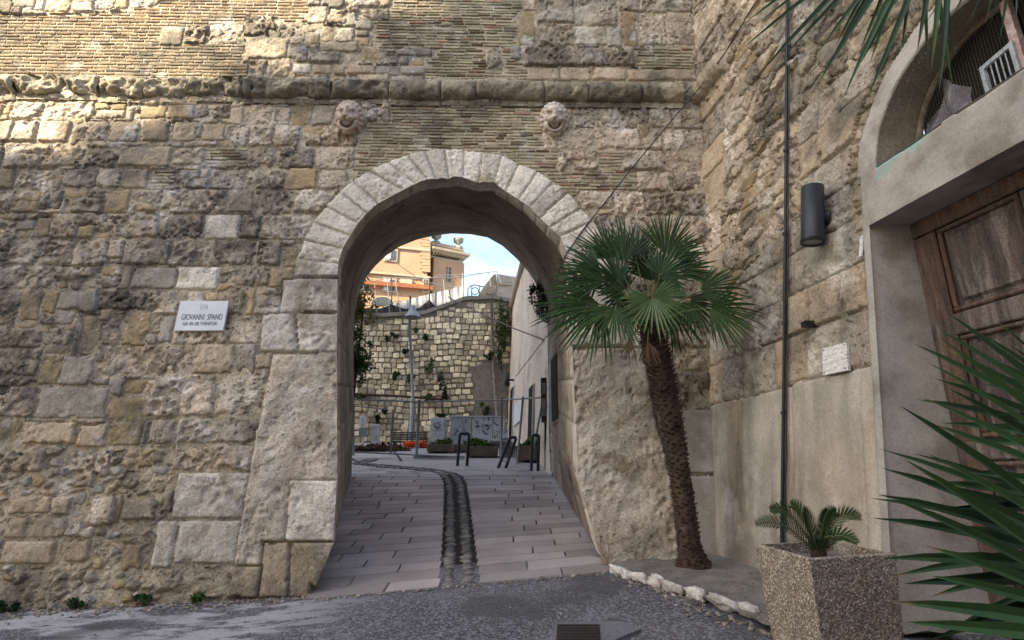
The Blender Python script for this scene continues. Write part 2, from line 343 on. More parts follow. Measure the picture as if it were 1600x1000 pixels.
        if s.snap:
            he = np.zeros(VU.shape, bool); nh = np.zeros(VU.shape, bool)
            for q_ in q: he |= q_ == -1; nh |= q_ != -1
            for ii, jj in zip(*np.where(he & nh)):
                x, y = VU[ii, jj], VV[ii, jj]; best = None
                for P in s.snap:
                    a = P[:-1]; b = P[1:]; ab = b-a; t = np.clip(((x-a[:, 0])*ab[:, 0]+(y-a[:, 1])*ab[:, 1])/(ab**2).sum(1), 0, 1); c_ = a+ab*t[:, None]; d_ = np.hypot(c_[:, 0]-x, c_[:, 1]-y); k_ = int(d_.argmin())
                    if best is None or d_[k_] < best[0]: best = (d_[k_], c_[k_])
                if best[0] < c*1.6: VU[ii, jj], VV[ii, jj] = best[1]; H[ii, jj] = min(mn[ii, jj], .06)-.002
        Pg = posfn(VU, VV, H); s.lab2 = lab
        idx = np.arange(VU.size).reshape(VU.shape); A = idx[:-1, :-1]; Bq = idx[1:, :-1]; Cq = idx[1:, 1:]; D = idx[:-1, 1:]
        Q = np.stack([A, Bq, Cq, D] if not s.flip else [A, D, Cq, Bq], -1).reshape(-1, 4); Pf = Pg.reshape(-1, 3); Lf = lab.ravel()
        order = np.argsort(Lf, kind='stable'); Ls = Lf[order]; bounds = np.flatnonzero(np.diff(Ls))+1; groups = np.split(order, bounds)
        todo = [(len(gp), Lf[gp[0]], gp) for gp in groups if Lf[gp[0]] > 0 and s.typ[Lf[gp[0]]] in TP]; todo.sort(key=lambda t: -t[0])
        rest = {}
        tones = r.random(K)
        for n, (k, l, gp) in enumerate(todo):
            q_ = Q[gp]; u_, inv = np.unique(q_, return_inverse=True); t = s.typ[l]
            if n < maxn: 
                o = quadmesh(names.get(t, 'stone'), Pf[u_], inv.reshape(-1, 4), MT[t], parent, tones[l])
            else: rest.setdefault(t, []).append((Pf[u_], inv.reshape(-1, 4), tones[l]))
        if rest:
            Vs = []; Qs = []; Ts = []; ms = []; n = 0; mats = list(rest)
            for mi_, t in enumerate(mats):
                for V, q_, tn in rest[t]: Vs.append(V); Qs.append(q_+n); Ts.append(np.full(len(V), tn)); ms.append(np.full(len(q_), mi_)); n += len(V)
            o = quadmesh('small_stones', np.concatenate(Vs), np.concatenate(Qs), MT[mats[0]], parent, np.concatenate(Ts)); tag(o, kind='stuff')
            for t in mats[1:]: o.data.materials.append(MT[t])
            o.data.polygons.foreach_set('material_index', np.concatenate(ms).astype(np.int32))
        # mortar
        st = 3; VU2 = VU[::st, ::st]; VV2 = VV[::st, ::st]; hm = mortar_h+.007*fbm(VU2, VV2, .12, s.seed+91, 3)-.004
        P2 = posfn(VU2, VV2, hm).reshape(-1, 3); idx = np.arange(VU2.size).reshape(VU2.shape)
        op = np.ones((VU2.shape[0]-1, VU2.shape[1]-1), bool)
        for a_ in range(-1, st+1):
            for b_ in range(-1, st+1):
                ii = np.clip(np.arange(op.shape[0])*st+a_, 0, nu-1); jj = np.clip(np.arange(op.shape[1])*st+b_, 0, nv-1); op &= s.lab[np.ix_(ii, jj)] != -1
        Q2 = np.stack([idx[:-1, :-1], idx[1:, :-1], idx[1:, 1:], idx[:-1, 1:]] if not s.flip else [idx[:-1, :-1], idx[:-1, 1:], idx[1:, 1:], idx[1:, :-1]], -1)[op[:idx.shape[0]-1, :idx.shape[1]-1]].reshape(-1, 4)
        u_, inv = np.unique(Q2, return_inverse=True)
        quadmesh('mortar', P2[u_], inv.reshape(-1, 4), M_MORTAR, parent, .5)
    def inlab(s, u, v):
        i = int((u-s.u[0])/s.c); j = int((v-s.v[0])/s.c)
        return s.lab2[i, j] if 0 <= i < s.lab2.shape[0] and 0 <= j < s.lab2.shape[1] else -9

def fpos(U, V, H):
    y = front_y(U, V); bt = np.where(V < ZC, .1, 0.)
    return np.stack([U+H*.02, y-H, V+H*bt], -1)
def rpos(U, V, H):   # u = y (depth), v = z
    x = right_x(U, V); bt = np.where(V < ZC, B, 0.)
    return np.stack([x-H, U-H*.15, V+H*bt], -1)

# ---------------------------------------------------------------- the big front wall
front_wall = thing('fortification_wall', 'tall old fortification wall of eroded limestone blocks and brick patches pierced by the archway', 'wall', (-1, 6.7, .5))
FS = Sheet(-9.3, 3.25, .0, 9.7, .0185, 100)
def fp(px, py): p = front(px, py); return (p.x, p.z)
def lean(x, y, ym): return 800+(x-800)*(y+2574)/(ym+2574)
def frect(x0, y0, x1, y1, t, off=0., sharp=None):
    ym = (y0+y1)/2; FS.poly([fp(lean(x, y, ym), y) for x, y in ((x0, y1), (x1, y1), (x1, y0), (x0, y0))], t, off=off, sharp=sharp)
def tile(ox, oy, sc, rows):
    for x0, y0, x1, y1, t in rows: frect(ox+x0/sc, oy+y0/sc, ox+x1/sc, oy+y1/sc, t)
_r = random.Random(3); ve = [0.]
while ve[-1] < 9.8: ve.append(ve[-1]+_r.uniform(.24, .36))
FS.courses(ve, .28, .62, 'PPPPPCCCTTYYGP', 5, inserts=.35)
def fpoly(pts, t, **k): return FS.poly([fp(*p) for p in pts], t, **k)
# rubble areas (larger lumps low on the left)
FS.rubble([fp(*p) for p in ((-60, 770), (40, 745), (110, 700), (275, 700), (272, 745), (240, 830), (235, 885), (100, 925), (-60, 960))], .17, .11, 'RRRYRRPG', 7)
FS.rubble([fp(*p) for p in ((-60, 880), (235, 865), (360, 905), (362, 945), (-60, 980))], .15, .10, 'RRRYR', 8)
BRICK = []
def brick(pts, kind): l, _, _ = fpoly(pts, 'B', sharp=False); BRICK.append((l, pts, kind))
brick([(-70, 22), (60, 25), (175, 20), (240, 10), (300, -20), (480, -20), (480, 42), (383, 45), (380, 92), (388, 128), (-70, 130)], 1)
brick([(612, -20), (820, -20), (808, 50), (830, 125), (665, 123), (663, 95), (610, 78), (582, 70), (582, 25), (610, 22)], 2)
brick([(991, 73), (1081, 73), (1081, 107), (991, 107)], 2)
brick([(612, 163), (848, 163), (850, 215), (872, 235), (872, 265), (993, 268), (993, 300), (905, 305), (760, 330), (600, 330), (533, 300), (545, 285), (553, 240), (575, 193), (612, 190)], 2)
brick([(935, 234), (972, 234), (972, 266), (935, 266)], 2)
brick([(321, 229), (386, 229), (386, 261), (321, 261)], 2)
brick([(235, 266), (274, 266), (272, 295), (233, 295)], 2)
tile(0, 130, 4, [(590,125,690,170,'Y'),(695,125,795,170,'Y'),(600,170,790,225,'P'),(880,140,1045,222,'Y'),(1050,140,1220,230,'Y'),(1225,130,1440,225,'C'),(80,120,270,235,'P'),(280,115,590,215,'P'),(440,215,530,265,'Y'),
 (-60,240,85,370,'P'),(90,240,235,370,'P'),(250,240,440,370,'T'),(450,265,545,390,'C'),(545,245,680,370,'P'),(685,245,870,370,'T'),(900,240,1060,365,'T'),(1085,245,1235,365,'T'),(1265,255,1410,365,'T'),
 (-100,400,28,535,'P'),(30,400,270,535,'P'),(270,400,530,530,'C'),(530,410,740,530,'C'),(750,400,1075,525,'T'),(1080,405,1280,515,'P'),
 (-20,545,90,660,'Y'),(95,545,355,655,'C'),(300,600,345,660,'Y'),(400,545,610,655,'P'),(610,540,760,660,'P'),(760,535,930,660,'T'),(1100,545,1310,665,'P'),(1255,535,1310,600,'Y'),(1315,540,1535,665,'P'),
 (-80,665,100,800,'C'),(100,670,270,745,'Y'),(70,740,250,815,'Y'),(255,665,400,790,'P'),(400,665,555,720,'Y'),(560,665,660,720,'P'),(460,720,650,815,'P'),(655,670,810,815,'Y'),(815,670,1000,755,'C'),(855,760,995,810,'Y'),(1010,670,1400,820,'P'),(1360,715,1410,775,'Y'),(1420,670,1590,810,'T'),
 (-40,860,100,970,'C'),(105,860,225,940,'G'),(230,840,320,970,'Y'),(110,925,230,975,'Y'),(330,820,790,970,'C'),(490,890,600,970,'Y'),(600,935,690,975,'Y'),(795,825,1000,970,'P'),(1060,830,1270,970,'P'),(1000,790,1050,845,'Y'),(1275,825,1500,975,'W')])
tile(200, 200, 4, [(745,120,930,250,'C'),(935,125,1165,260,'P'),(1170,120,1420,260,'P'),(740,265,895,385,'P'),(890,265,980,385,'P'),(990,260,1185,390,'Y'),(1190,265,1370,385,'P'),(790,390,1035,545,'C'),(1040,390,1260,540,'P'),
 (490,545,705,700,'W'),(705,545,830,695,'P'),(830,545,1180,700,'P'),(430,705,530,780,'Y'),(530,705,800,865,'P'),(805,710,960,865,'P'),(960,745,1055,940,'Y'),(20,870,320,1000,'G'),(320,870,570,1000,'W'),(575,870,885,1000,'C'),(890,870,1035,1000,'Y'),
 (640,0,900,115,'P'),(900,0,1100,115,'P'),(1100,0,1340,115,'C')])
tile(0, 330, 4, [(60,180,260,340,'P'),(260,180,470,330,'C'),(225,290,380,345,'Y'),(470,180,680,345,'P'),(680,180,800,300,'P'),(780,180,1070,340,'P'),(1070,180,1320,345,'C'),(1240,185,1330,235,'Y'),(1210,300,1305,345,'Y'),(1330,185,1600,345,'P'),
 (-80,345,330,490,'P'),(340,350,600,420,'P'),(340,420,440,490,'P'),(360,435,440,485,'Y'),(440,420,740,490,'C'),(640,335,770,410,'Y'),(765,350,830,485,'T'),(830,350,1110,490,'G'),(1110,350,1370,490,'W'),(1375,350,1600,470,'C'),(1355,455,1460,515,'Y'),
 (-60,500,130,740,'C'),(130,500,265,690,'Y'),(265,500,385,640,'Y'),(370,495,615,635,'G'),(620,495,920,620,'C'),(920,500,1130,650,'P'),(1130,500,1280,650,'P'),(1100,500,1180,550,'Y'),(1280,510,1420,570,'Y'),(1420,490,1550,650,'C'),(1545,490,1600,650,'Y'),
 (245,650,345,710,'P'),(345,620,470,740,'G'),(240,710,470,840,'C'),(640,620,770,835,'C'),(500,655,640,885,'Y'),(775,630,945,845,'Y'),(945,650,1010,740,'P'),(1005,650,1095,835,'G'),(910,765,990,840,'G'),(1075,740,1300,835,'P'),(1300,740,1450,830,'P'),(1440,650,1640,830,'P'),(625,615,695,690,'Y'),
 (-80,740,250,1000,'C'),(250,840,430,1000,'Y')])
tile(0, 530, 4, [(-80,60,260,230,'C'),(-80,230,230,300,'C'),(-80,300,230,490,'C'),(250,95,410,290,'Y'),(385,105,610,290,'G'),(600,40,930,230,'C'),(930,40,1215,230,'C'),(1215,30,1465,215,'T'),(1470,30,1600,215,'P'),(560,240,680,290,'G'),(680,240,780,350,'G'),(785,255,920,345,'Y'),(235,300,670,500,'G'),(680,355,915,515,'Y'),(920,240,1140,490,'C'),(1140,220,1340,475,'P'),(1345,225,1620,470,'P'),
 (-80,500,140,655,'Y'),(150,515,480,655,'T'),(490,535,675,680,'T'),(685,520,890,670,'Y'),(895,510,930,660,'G'),(935,500,1100,660,'P'),(1110,485,1620,650,'P'),(-60,665,290,830,'C'),(440,690,610,930,'P'),(610,690,700,860,'P'),(1080,655,1600,825,'C')])
tile(0, 650, 2.857, [(780,250,1110,460,'W'),(690,465,780,680,'W'),(785,465,1070,660,'W'),(45,355,230,440,'T'),(235,355,325,440,'T'),(30,450,130,545,'T'),(135,450,300,545,'T'),(300,470,430,545,'P'),(10,555,245,660,'T'),(250,550,275,670,'Y'),(285,545,405,655,'T'),(545,570,640,690,'Y'),(550,365,700,465,'P'),(400,360,520,490,'P'),(520,350,550,480,'Y'),(700,680,1040,790,'R')])
tile(850, 130, 4, [(190,155,320,280,'P'),(320,155,470,285,'P'),(470,155,660,285,'C'),(660,155,800,285,'P'),(800,160,1000,290,'P'),(-20,150,185,290,'P'),(-10,290,310,415,'P'),(320,290,610,415,'P'),(615,290,760,415,'P'),(595,265,665,345,'Y'),(740,290,1000,420,'P'),
 (90,420,340,550,'C'),(490,425,760,550,'P'),(760,425,1000,560,'C'),(575,560,795,680,'P'),(800,560,1000,680,'C'),(200,680,430,790,'P'),(430,685,625,825,'P'),(625,690,750,800,'P'),(740,685,1000,830,'P'),(240,830,500,1000,'P'),(500,830,760,1000,'P'),(760,830,1000,1000,'C')])
tile(500, 0, 2.667, [(900,-20,1060,100,'P'),(1060,-20,1240,110,'P'),(1240,-20,1560,55,'P'),(1330,60,1440,190,'P'),(1445,60,1560,190,'P'),(905,100,1060,200,'C'),(820,50,900,195,'Y'),(1060,115,1190,190,'W'),(1190,115,1260,210,'G'),(1255,50,1320,195,'Y'),(850,200,1310,280,'C'),(860,285,1000,340,'T'),(1000,285,1130,340,'T'),(1135,285,1275,340,'T'),(1280,290,1570,340,'T'),
 (690,200,760,290,'C'),(790,195,840,250,'G')])
tile(380, 0, 4, [(0,100,210,230,'C'),(10,235,280,400,'T'),(210,135,390,230,'C'),(400,40,530,150,'P'),(540,60,650,150,'P'),(490,165,575,265,'Y'),(390,155,490,205,'Y'),(575,170,700,265,'P'),(480,270,720,330,'T'),(720,50,920,135,'C'),(890,305,950,330,'G'),(950,305,1180,355,'G'),(1035,355,1140,415,'Y'),(975,355,1035,410,'G'),(310,400,430,465,'W'),(430,405,555,465,'T'),(560,405,640,465,'T'),(640,410,830,470,'T'),(830,415,980,475,'G'),(985,415,1140,475,'G'),(715,470,915,530,'T'),(920,475,1140,520,'G'),(145,370,300,490,'C'),(40,370,145,500,'C'),
 (0,640,180,780,'C'),(300,665,435,785,'Y'),(435,660,600,790,'P'),(40,790,190,920,'P'),(190,790,360,920,'P'),(360,785,510,850,'Y'),(510,790,700,920,'C')])
tile(0, 0, 2.857, [(715,118,822,205,'T'),(825,120,930,200,'C'),(930,105,1090,190,'C'),(-20,-30,60,60,'T'),(165,-20,205,50,'W'),(205,-10,320,55,'T'),(325,10,430,55,'G'),(430,-20,520,45,'P')])
# piers and quoins of the gate
frect(441, 437, 540, 490, 'W', .02); fpoly([(411, 492), (462, 491), (466, 551), (407, 552)], 'W', off=.02); fpoly([(463, 491), (540, 491), (540, 551), (467, 551)], 'W', off=.02)
fpoly([(427, 553), (540, 552), (542, 750), (535, 846), (515, 935), (358, 935), (366, 881), (390, 738), (400, 690)], 'S', off=.01)
fpoly([(455, 751), (536, 751), (536, 846), (448, 846)], 'W', off=.035); fpoly([(413, 847), (455, 847), (452, 935), (405, 935)], 'T', off=.03, sharp=True); fpoly([(456, 847), (536, 847), (530, 935), (453, 935)], 'T', off=.03, sharp=True)
fpoly([(362, 884), (412, 884), (404, 935), (356, 935)], 'T', off=.03, sharp=True)
fpoly([(870, 427), (960, 427), (965, 488), (870, 488)], 'W', off=.02); fpoly([(960, 430), (1010, 430), (1012, 488), (966, 488)], 'P')
fpoly([(870, 490), (983, 490), (985, 543), (870, 543)], 'W', off=.02); fpoly([(984, 490), (1004, 490), (1006, 543), (986, 543)], 'W')
fpoly([(870, 546), (1004, 545), (1024, 660), (1050, 745), (1062, 885), (920, 885), (880, 740)], 'S', off=.02)
fpoly([(1008, 490), (1103, 490), (1105, 545), (1010, 545)], 'C'); fpoly([(1010, 546), (1103, 546), (1104, 580), (1018, 580)], 'C'); fpoly([(1015, 581), (1076, 581), (1078, 637), (1022, 637)], 'P'); fpoly([(1078, 581), (1120, 581), (1122, 637), (1080, 637)], 'C')
fpoly([(1024, 640), (1140, 640), (1140, 740), (1044, 740)], 'K'); fpoly([(1048, 742), (1140, 742), (1140, 915), (1062, 915), (1058, 850)], 'K')
# voussoirs
VS = [((459, 433), (529, 435)), ((465, 406), (530, 414)), ((476, 377), (537, 391)), ((490, 349), (549, 371)), ((510, 325), (561, 352)), ((531, 302), (575, 336)), ((552, 285), (592, 321)), ((577, 269), (631, 300)), ((606, 255), (650, 290)), ((636, 244), (668, 284)), ((664, 238), (682, 283)), ((695, 234), (702, 281)), ((725, 237), (725, 283)), ((755, 241), (748, 288)), ((785, 244), (771, 292)), ((811, 258), (790, 302)), ((840, 270), (810, 315)), ((865, 286), (827, 327)), ((888, 302), (843, 344)), ((909, 326), (858, 358)), ((927, 347), (874, 372)), ((946, 377), (885, 396)), ((957, 428), (889, 425))]
VL = []
for (a, b), (c, d) in zip(VS[:-1], VS[1:]):
    l, _, _ = fpoly([a, b, (b[0]+(700-b[0])*.06, b[1]+(430-b[1])*.06), (d[0]+(700-d[0])*.06, d[1]+(430-d[1])*.06), d, c], 'W', off=.025); VL.append(l)
def _chip(p, k):
    return (p[0]+(0, 2, -2, 1, 0, 2, -1, 0)[k % 8], p[1]+(0, 0, 2, -2, 1, -4, -1, 1)[k % 8])
OPEN = [(488, 916), (497, 912), (523, 850), (529, 745), (528, 552), (529, 435)]+[w for k, v in enumerate(VS[1:-1]) for w in ([v[1]] if not 7 <= k <= 14 else [_chip(v[1], k), ((v[1][0]*.6+VS[k+2][1][0]*.4), (v[1][1]*.6+VS[k+2][1][1]*.4)-(0, 1, 3, 1, 2, 2, 0, 1)[k % 8])])]+[(888, 425), (893, 540), (903, 750), (937, 870), (939, 880)]
FS.snap = [np.array([fp(*p) for p in OPEN])]
fpoly([(OPEN[0][0], 1000)]+OPEN+[(OPEN[-1][0], 1000)], 'H', label=-1, sharp=True)
FNAMES = dict(W='ashlar_block', S='worn_slab', K='plaster_patch')
FS.build(fpos, front_wall, FNAMES)

def lay_bricks(sheet, labels, parent, pitch=.058, maxn=300):
    out = []
    for l, pts, kind in labels:
        P = [fp(*p) for p in pts]; u0 = min(p[0] for p in P); u1 = max(p[0] for p in P); v0 = min(p[1] for p in P); v1 = max(p[1] for p in P); v = v0+.02; row = 0
        while v < v1:
            u = u0-random.uniform(0, .2); dz = 0
            while u < u1:
                w = random.choice([.23, .24, .25, .25, .22, .12]) if kind == 1 else random.uniform(.13, .29)
                uc = u+w/2; wv = (.006*math.sin(uc*3+row)+.004*math.sin(uc*9))*(.35 if kind == 1 else 1)
                if sheet.inlab(uc, v+wv) == l and sheet.inlab(u+.03, v+wv) == l and sheet.inlab(u+w-.03, v+wv) == l: out.append((uc, v+wv, w, kind))
                elif sheet.inlab(uc, v+wv) == l:
                    a = u
                    while a < u+w and sheet.inlab(a, v+wv) != l: a += .015
                    b = a
                    while b < u+w and sheet.inlab(b, v+wv) == l: b += .015
                    if b-a > .05: out.append(((a+b)/2, v+wv, b-a, kind))
                u += w+random.uniform(.014, .024)
            v += pitch*(1.06 if kind == 1 else random.uniform(.9, 1.08)); row += 1
    out.sort(key=lambda t: -t[2]*(1 if t[1] < 9.2 else .5)); rest = {}
    for n, (u, v, w, kind) in enumerate(out):
        mat = M_BR1 if kind == 1 else (M_BR3 if random.random() < .045 else M_BR2 if random.random() < .8 else M_BR1)
        p = Vector(fpos(np.array(u), np.array(v), np.array(.0))); hh = .0185 if kind == 1 else random.uniform(.015, .0205)
        mb = MB() if n < maxn else rest.setdefault(mat, MB()); ax = (Vector((1, .02, 0)), Vector((0, .05, 1)).normalized(), Vector((0, -1, .05)).normalized())
        out_h = random.uniform(.006, .012) if kind == 1 else random.uniform(.006, .022)
        mb.rbox(p+ax[2]*(out_h-.03), (w/2-.004*random.random(), hh, .03), .004, (ax[0]+Vector((0, 0, random.uniform(-.012, .012))), ax[1], ax[2]))
        if n < maxn: mb.build('brick', mat, parent)
    for m, mb in rest.items(): tag(mb.build('small_bricks', m, parent), kind='stuff')
lay_bricks(FS, BRICK, front_wall)
# fourth to last: the string course (torus moulding) under the upper wall, stone by stone
def cordon(parent):
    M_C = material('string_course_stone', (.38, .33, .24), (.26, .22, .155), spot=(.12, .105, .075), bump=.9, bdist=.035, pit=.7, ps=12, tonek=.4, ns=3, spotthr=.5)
    cuts = [front(x, 145).x for x in (-80, 30, 160, 232, 300, 385, 398, 520, 610, 690, 745, 850, 918, 1000, 1066)]
    def prof(t):   # t 0..1 -> (out, z)
        if t < .18: return (.05, -.06+t/.18*.10)
        a = (t-.18)/.82*math.pi*1.08-math.pi/2-.1
        return (.055+.15*math.cos(a), .20+.165*math.sin(a))
    z0 = ZC-.10
    for k, (a, b) in enumerate(zip(cuts[:-1], cuts[1:])):
        nu_, nv_ = max(4, int((b-a)/.022)), 26; U = np.linspace(a+.004, b-.004, nu_); T = np.linspace(0, 1, nv_); UU, TT = np.meshgrid(U, T, indexing='ij')
        pr = np.array([prof(t) for t in T]); er = (1.0 if b < -4.0 else .75 if b < -1.5 else .35)
        n = fbm(UU+k*3, TT*.7, .3, 900+k, 4, .6); n2 = fbm(UU+k*3, TT*.7, .09, 930+k, 3, .6)
        o = pr[:, 0][None, :]-er*np.clip(n*.16+.05, 0, .16)*(TT > .18)+n2*.014; e = np.minimum(1, np.minimum(UU-a, b-UU)/.03); o = o*(.6+.4*e)
        z = pr[:, 1][None, :]+n2*.01+er*n*.05*(TT > .18)+(.02*math.sin(k*2.1))*er
        y = front_y(UU, np.full_like(UU, ZC))
        V = np.stack([UU, y-np.maximum(o, -.01), z0+z+0*UU], -1).reshape(-1, 3); idx = np.arange(nu_*nv_).reshape(nu_, nv_)
        Q = np.stack([idx[:-1, :-1], idx[1:, :-1], idx[1:, 1:], idx[:-1, 1:]], -1).reshape(-1, 4)
        quadmesh('string_course_stone', V, Q, M_C, parent, random.random())
    return M_C, prof, z0
M_CORD, cprof, cz0 = cordon(front_wall)
# the back of the wall and its top (depth of the rampart)
FAR_Y = 11.4
FAR = [(549, 748), (553, 640), (553, 520), (555, 488), (562, 455), (573, 432), (587, 415), (604, 399), (625, 385), (650, 375), (678, 368), (705, 365), (735, 366), (762, 371), (785, 384), (807, 404), (825, 424), (841, 448), (851, 475), (855, 505), (857, 600), (857, 660), (860, 735)]
def curve_pts(P, n):
    P = [Vector(p) for p in P]; d = [0]
    for a, b in zip(P[:-1], P[1:]): d.append(d[-1]+(b-a).length)
    return P, d
def passage():
    Fp = [front(*p) for p in OPEN[1:-1]]; Bp = [at(x, y, FAR_Y) for x, y in FAR]
    # match by fraction: left jamb (0..a), vault, right jamb
    def split(P, i0, i1): return P[:i0+1], P[i0:i1+1], P[i1:]
    def resample(P, n):
        _, d = curve_pts(P, n); out = []
        for k in range(n):
            t = d[-1]*k/(n-1); i = max(j for j in range(len(d)) if d[j] <= t+1e-9); i = min(i, len(P)-2); f = (t-d[i])/(d[i+1]-d[i]); out.append(Vector(P[i]).lerp(Vector(P[i+1]), f))
        return out
    f = split(Fp, 4, len(Fp)-4); b = split(Bp, 2, len(Bp)-4)
    n = (90, 150, 80); Fr = []; Br = []
    for i in range(3): Fr += resample(f[i], n[i])[(1 if i else 0):]; Br += resample(b[i], n[i])[(1 if i else 0):]
    Fr = np.array([tuple(p) for p in Fr]); Br = np.array([tuple(p) for p in Br]); cen = np.array([-.75, 0, 3.2])
    Tn = len(Fr); S = np.concatenate([np.linspace(0, .45, 22), np.linspace(.47, FAR_Y-6.9, 150)]); s_len = S[-1]
    arc = np.r_[0, np.cumsum(np.linalg.norm(np.diff(Fr, axis=0), axis=1))]; TT, SS = np.meshgrid(arc, S, indexing='ij')
    t = (SS/s_len)[..., None]; P = Fr[:, None, :]*(1-t)+Br[:, None, :]*t
    P[:, 0, :] = Fr; cy = np.clip(P[..., 2], .8, 3.6); C = np.stack([-.8-.5*t[..., 0], P[..., 1], cy], -1); N = C-P; N[..., 1] = 0; N /= np.linalg.norm(N, axis=-1, keepdims=True)
    hl = fbm(TT, SS, .35, 501, 4, .6); hm = fbm(TT, SS, .1, 511, 3, .6); wall = (np.arange(Tn) < n[0]-2) | (np.arange(Tn) > n[0]+n[1])
    ring = SS < .46; crown = np.exp(-((TT-arc[len(arc)//2])/.9)**2)
    jag = np.clip(fbm(TT, SS*2, .22, 521, 3, .7)*1.1+.35, 0, 1.2)*crown*np.clip((.46-SS)/.2, 0, 1)
    h = -.010+hl*.009+hm*.009-.10*(~ring)*np.clip((SS-.46)/.06, 0, 1)*np.clip(1-(SS-.46)/1.2, 0, 1)*(~wall[:, None]) - .15*jag
    h = np.where(SS <= 0, -.004, h); P[:, 0, 1] -= .045
    # block joints
    lab = np.zeros((Tn, len(S)), int); k = 1; cell_lab = {}
    jl = np.zeros((Tn, len(S)), int); vi = [int(np.argmin(np.abs(arc-np.interp(x, [0, 1], [arc[n[0]-1], arc[n[0]+n[1]-2]])))) for x in np.linspace(0, 1, 20)]
    for i in range(19): jl[vi[i]:vi[i+1]+1, :22] = 1+i
    rr = random.Random(4)
    for side in (0, 1):
        lo, hi = (0, n[0]-1) if side == 0 else (n[0]+n[1]-2, Tn-1); a = arc[lo]
        while a < arc[hi]-.01:
            b2 = min(a+rr.uniform(.42, .62), arc[hi]); 
            if arc[hi]-b2 < .2: b2 = arc[hi]
            s0 = 0.
            while s0 < s_len:
                s1 = s0+(rr.uniform(.35, .5) if s0 == 0 else rr.uniform(.5, 1.0)); k += 1
                m = (TT >= a-.001) & (TT < b2+(1 if b2 >= arc[hi]-.01 and side else 0)) & (SS >= s0) & (SS < s1); jl[m] = 100+k; s0 = s1
            a = b2
    e = np.zeros(jl.shape, bool); e[1:] |= jl[1:] != jl[:-1]; e[:, 1:] |= jl[:, 1:] != jl[:, :-1]; h = np.where(e & (jl > 0), h-.022, h)
    V = P+N*h[..., None]; idx = np.arange(Tn*len(S)).reshape(Tn, len(S)); Q = np.stack([idx[:-1, :-1], idx[:-1, 1:], idx[1:, 1:], idx[1:, :-1]], -1); cl = jl[:-1, :-1]; Vf = V.reshape(-1, 3)
    for l in np.unique(cl):
        q = Q[cl == l].reshape(-1, 4); u_, inv = np.unique(q, return_inverse=True)
        near = l > 0 and l < 100; blk = l >= 100 and S[np.where(cl == l)[1].min()] < .05
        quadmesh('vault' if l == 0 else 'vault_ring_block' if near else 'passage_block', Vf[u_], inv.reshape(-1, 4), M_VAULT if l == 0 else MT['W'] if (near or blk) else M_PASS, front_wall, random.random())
    # back face and top
    bb = [tuple(p) for p in Bp]; mb = MB(); rect = []
    for p in Bp:
        if p.z < 3.9: rect.append((-14 if p.x < -1 else 3.4, p.z))
        else: rect.append((np.interp(p.x, [Bp[3].x, Bp[19].x], [-14, 3.4]), 10))
    rect[0] = (-14, -1); rect[-1] = (3.4, -1)
    V = bb+[(x, FAR_Y, z) for x, z in rect]; n_ = len(bb)
    mb.add(V, [(i, i+1, n_+i+1, n_+i) for i in range(n_-1)])
    mb.prism([(-36, 7.25, 9.66), (3.6, 7.28, 9.66), (3.6, FAR_Y, 9.66), (-36, FAR_Y, 9.66)], (0, 0, 15.5))  # unseen extra height and leftward run, added to shade the square
    mb.prism([(-36, 7.2, -1), (-9.28, 7.2, -1), (-9.28, FAR_Y, -1), (-36, FAR_Y, -1)], (0, 0, 10.66))
    mb.build('wall_core', M_MORTAR, front_wall)
passage()

# ---------------------------------------------------------------- the side wall with its plastered doorway
side = thing('side_building', 'side building wall of rough limestone over smooth plaster with arched plastered doorway at right', 'building', (2.6, 4.5, .6))
SS_ = Sheet(1.6, 7.55, .2, 9.7, .0165, 300, flip=True)
def rp(px, py): p = right(px, py); return (p.y, p.z)
def rrect(y0, y1, z0, z1, t, off=0.): return SS_.poly([(y0, z0), (y1, z0), (y1, z1), (y0, z1)], t, off=off)
SS_.rubble([(1.5, 4.0), (7.6, 4.0), (7.6, 9.8), (1.5, 9.8)], .34, .21, 'RRPRPYCRPRG', 31)
_r = random.Random(12); 
zs = [2.42, 2.92, 3.33, 3.76, 4.12, 4.5, 4.9, 5.3]
for k, (a, b) in enumerate(zip(zs[:-1], zs[1:])):
    lim = 7.6 if b <= 4.51 else 5.0
    lo = 4.0; y = lo
    while y < lim:
        w = _r.uniform(.38, .75); rrect(y, min(y+w, 7.6), a, b, 'A' if _r.random() < .8 else 'T'); y += w
        if _r.random() < .3: rrect(y-.05, y+.06, a+.02, a+.13, 'Y')
SS_.rubble([(5.02, 4.2), (6.5, 3.75), (6.9, 4.3), (6.9, 5.6), (5.02, 5.3)], .30, .19, 'RRPRYCRP', 33)
# tall quoins beside the inner corner
z = 2.42
while z < 6.9:
    w = _r.uniform(.42, .68); rrect(6.55+_r.uniform(-.08, .08), 7.6, z, z+w, _r.choice('TTPAT')); z += w
rrect(6.35, 7.6, 7.3, 8.0, 'P'); rrect(6.4, 7.6, 8.0, 8.6, 'P')
rrect(5.19, 7.6, .1, 2.42, 'K', off=.006); rrect(4.36, 5.2, .1, 2.46, 'A', off=.004); rrect(4.22, 4.37, .1, 2.45, 'K', off=.01)
rrect(4.36, 5.2, .1, 2.44, 'K')
DC = 3.22   # centre of doorway
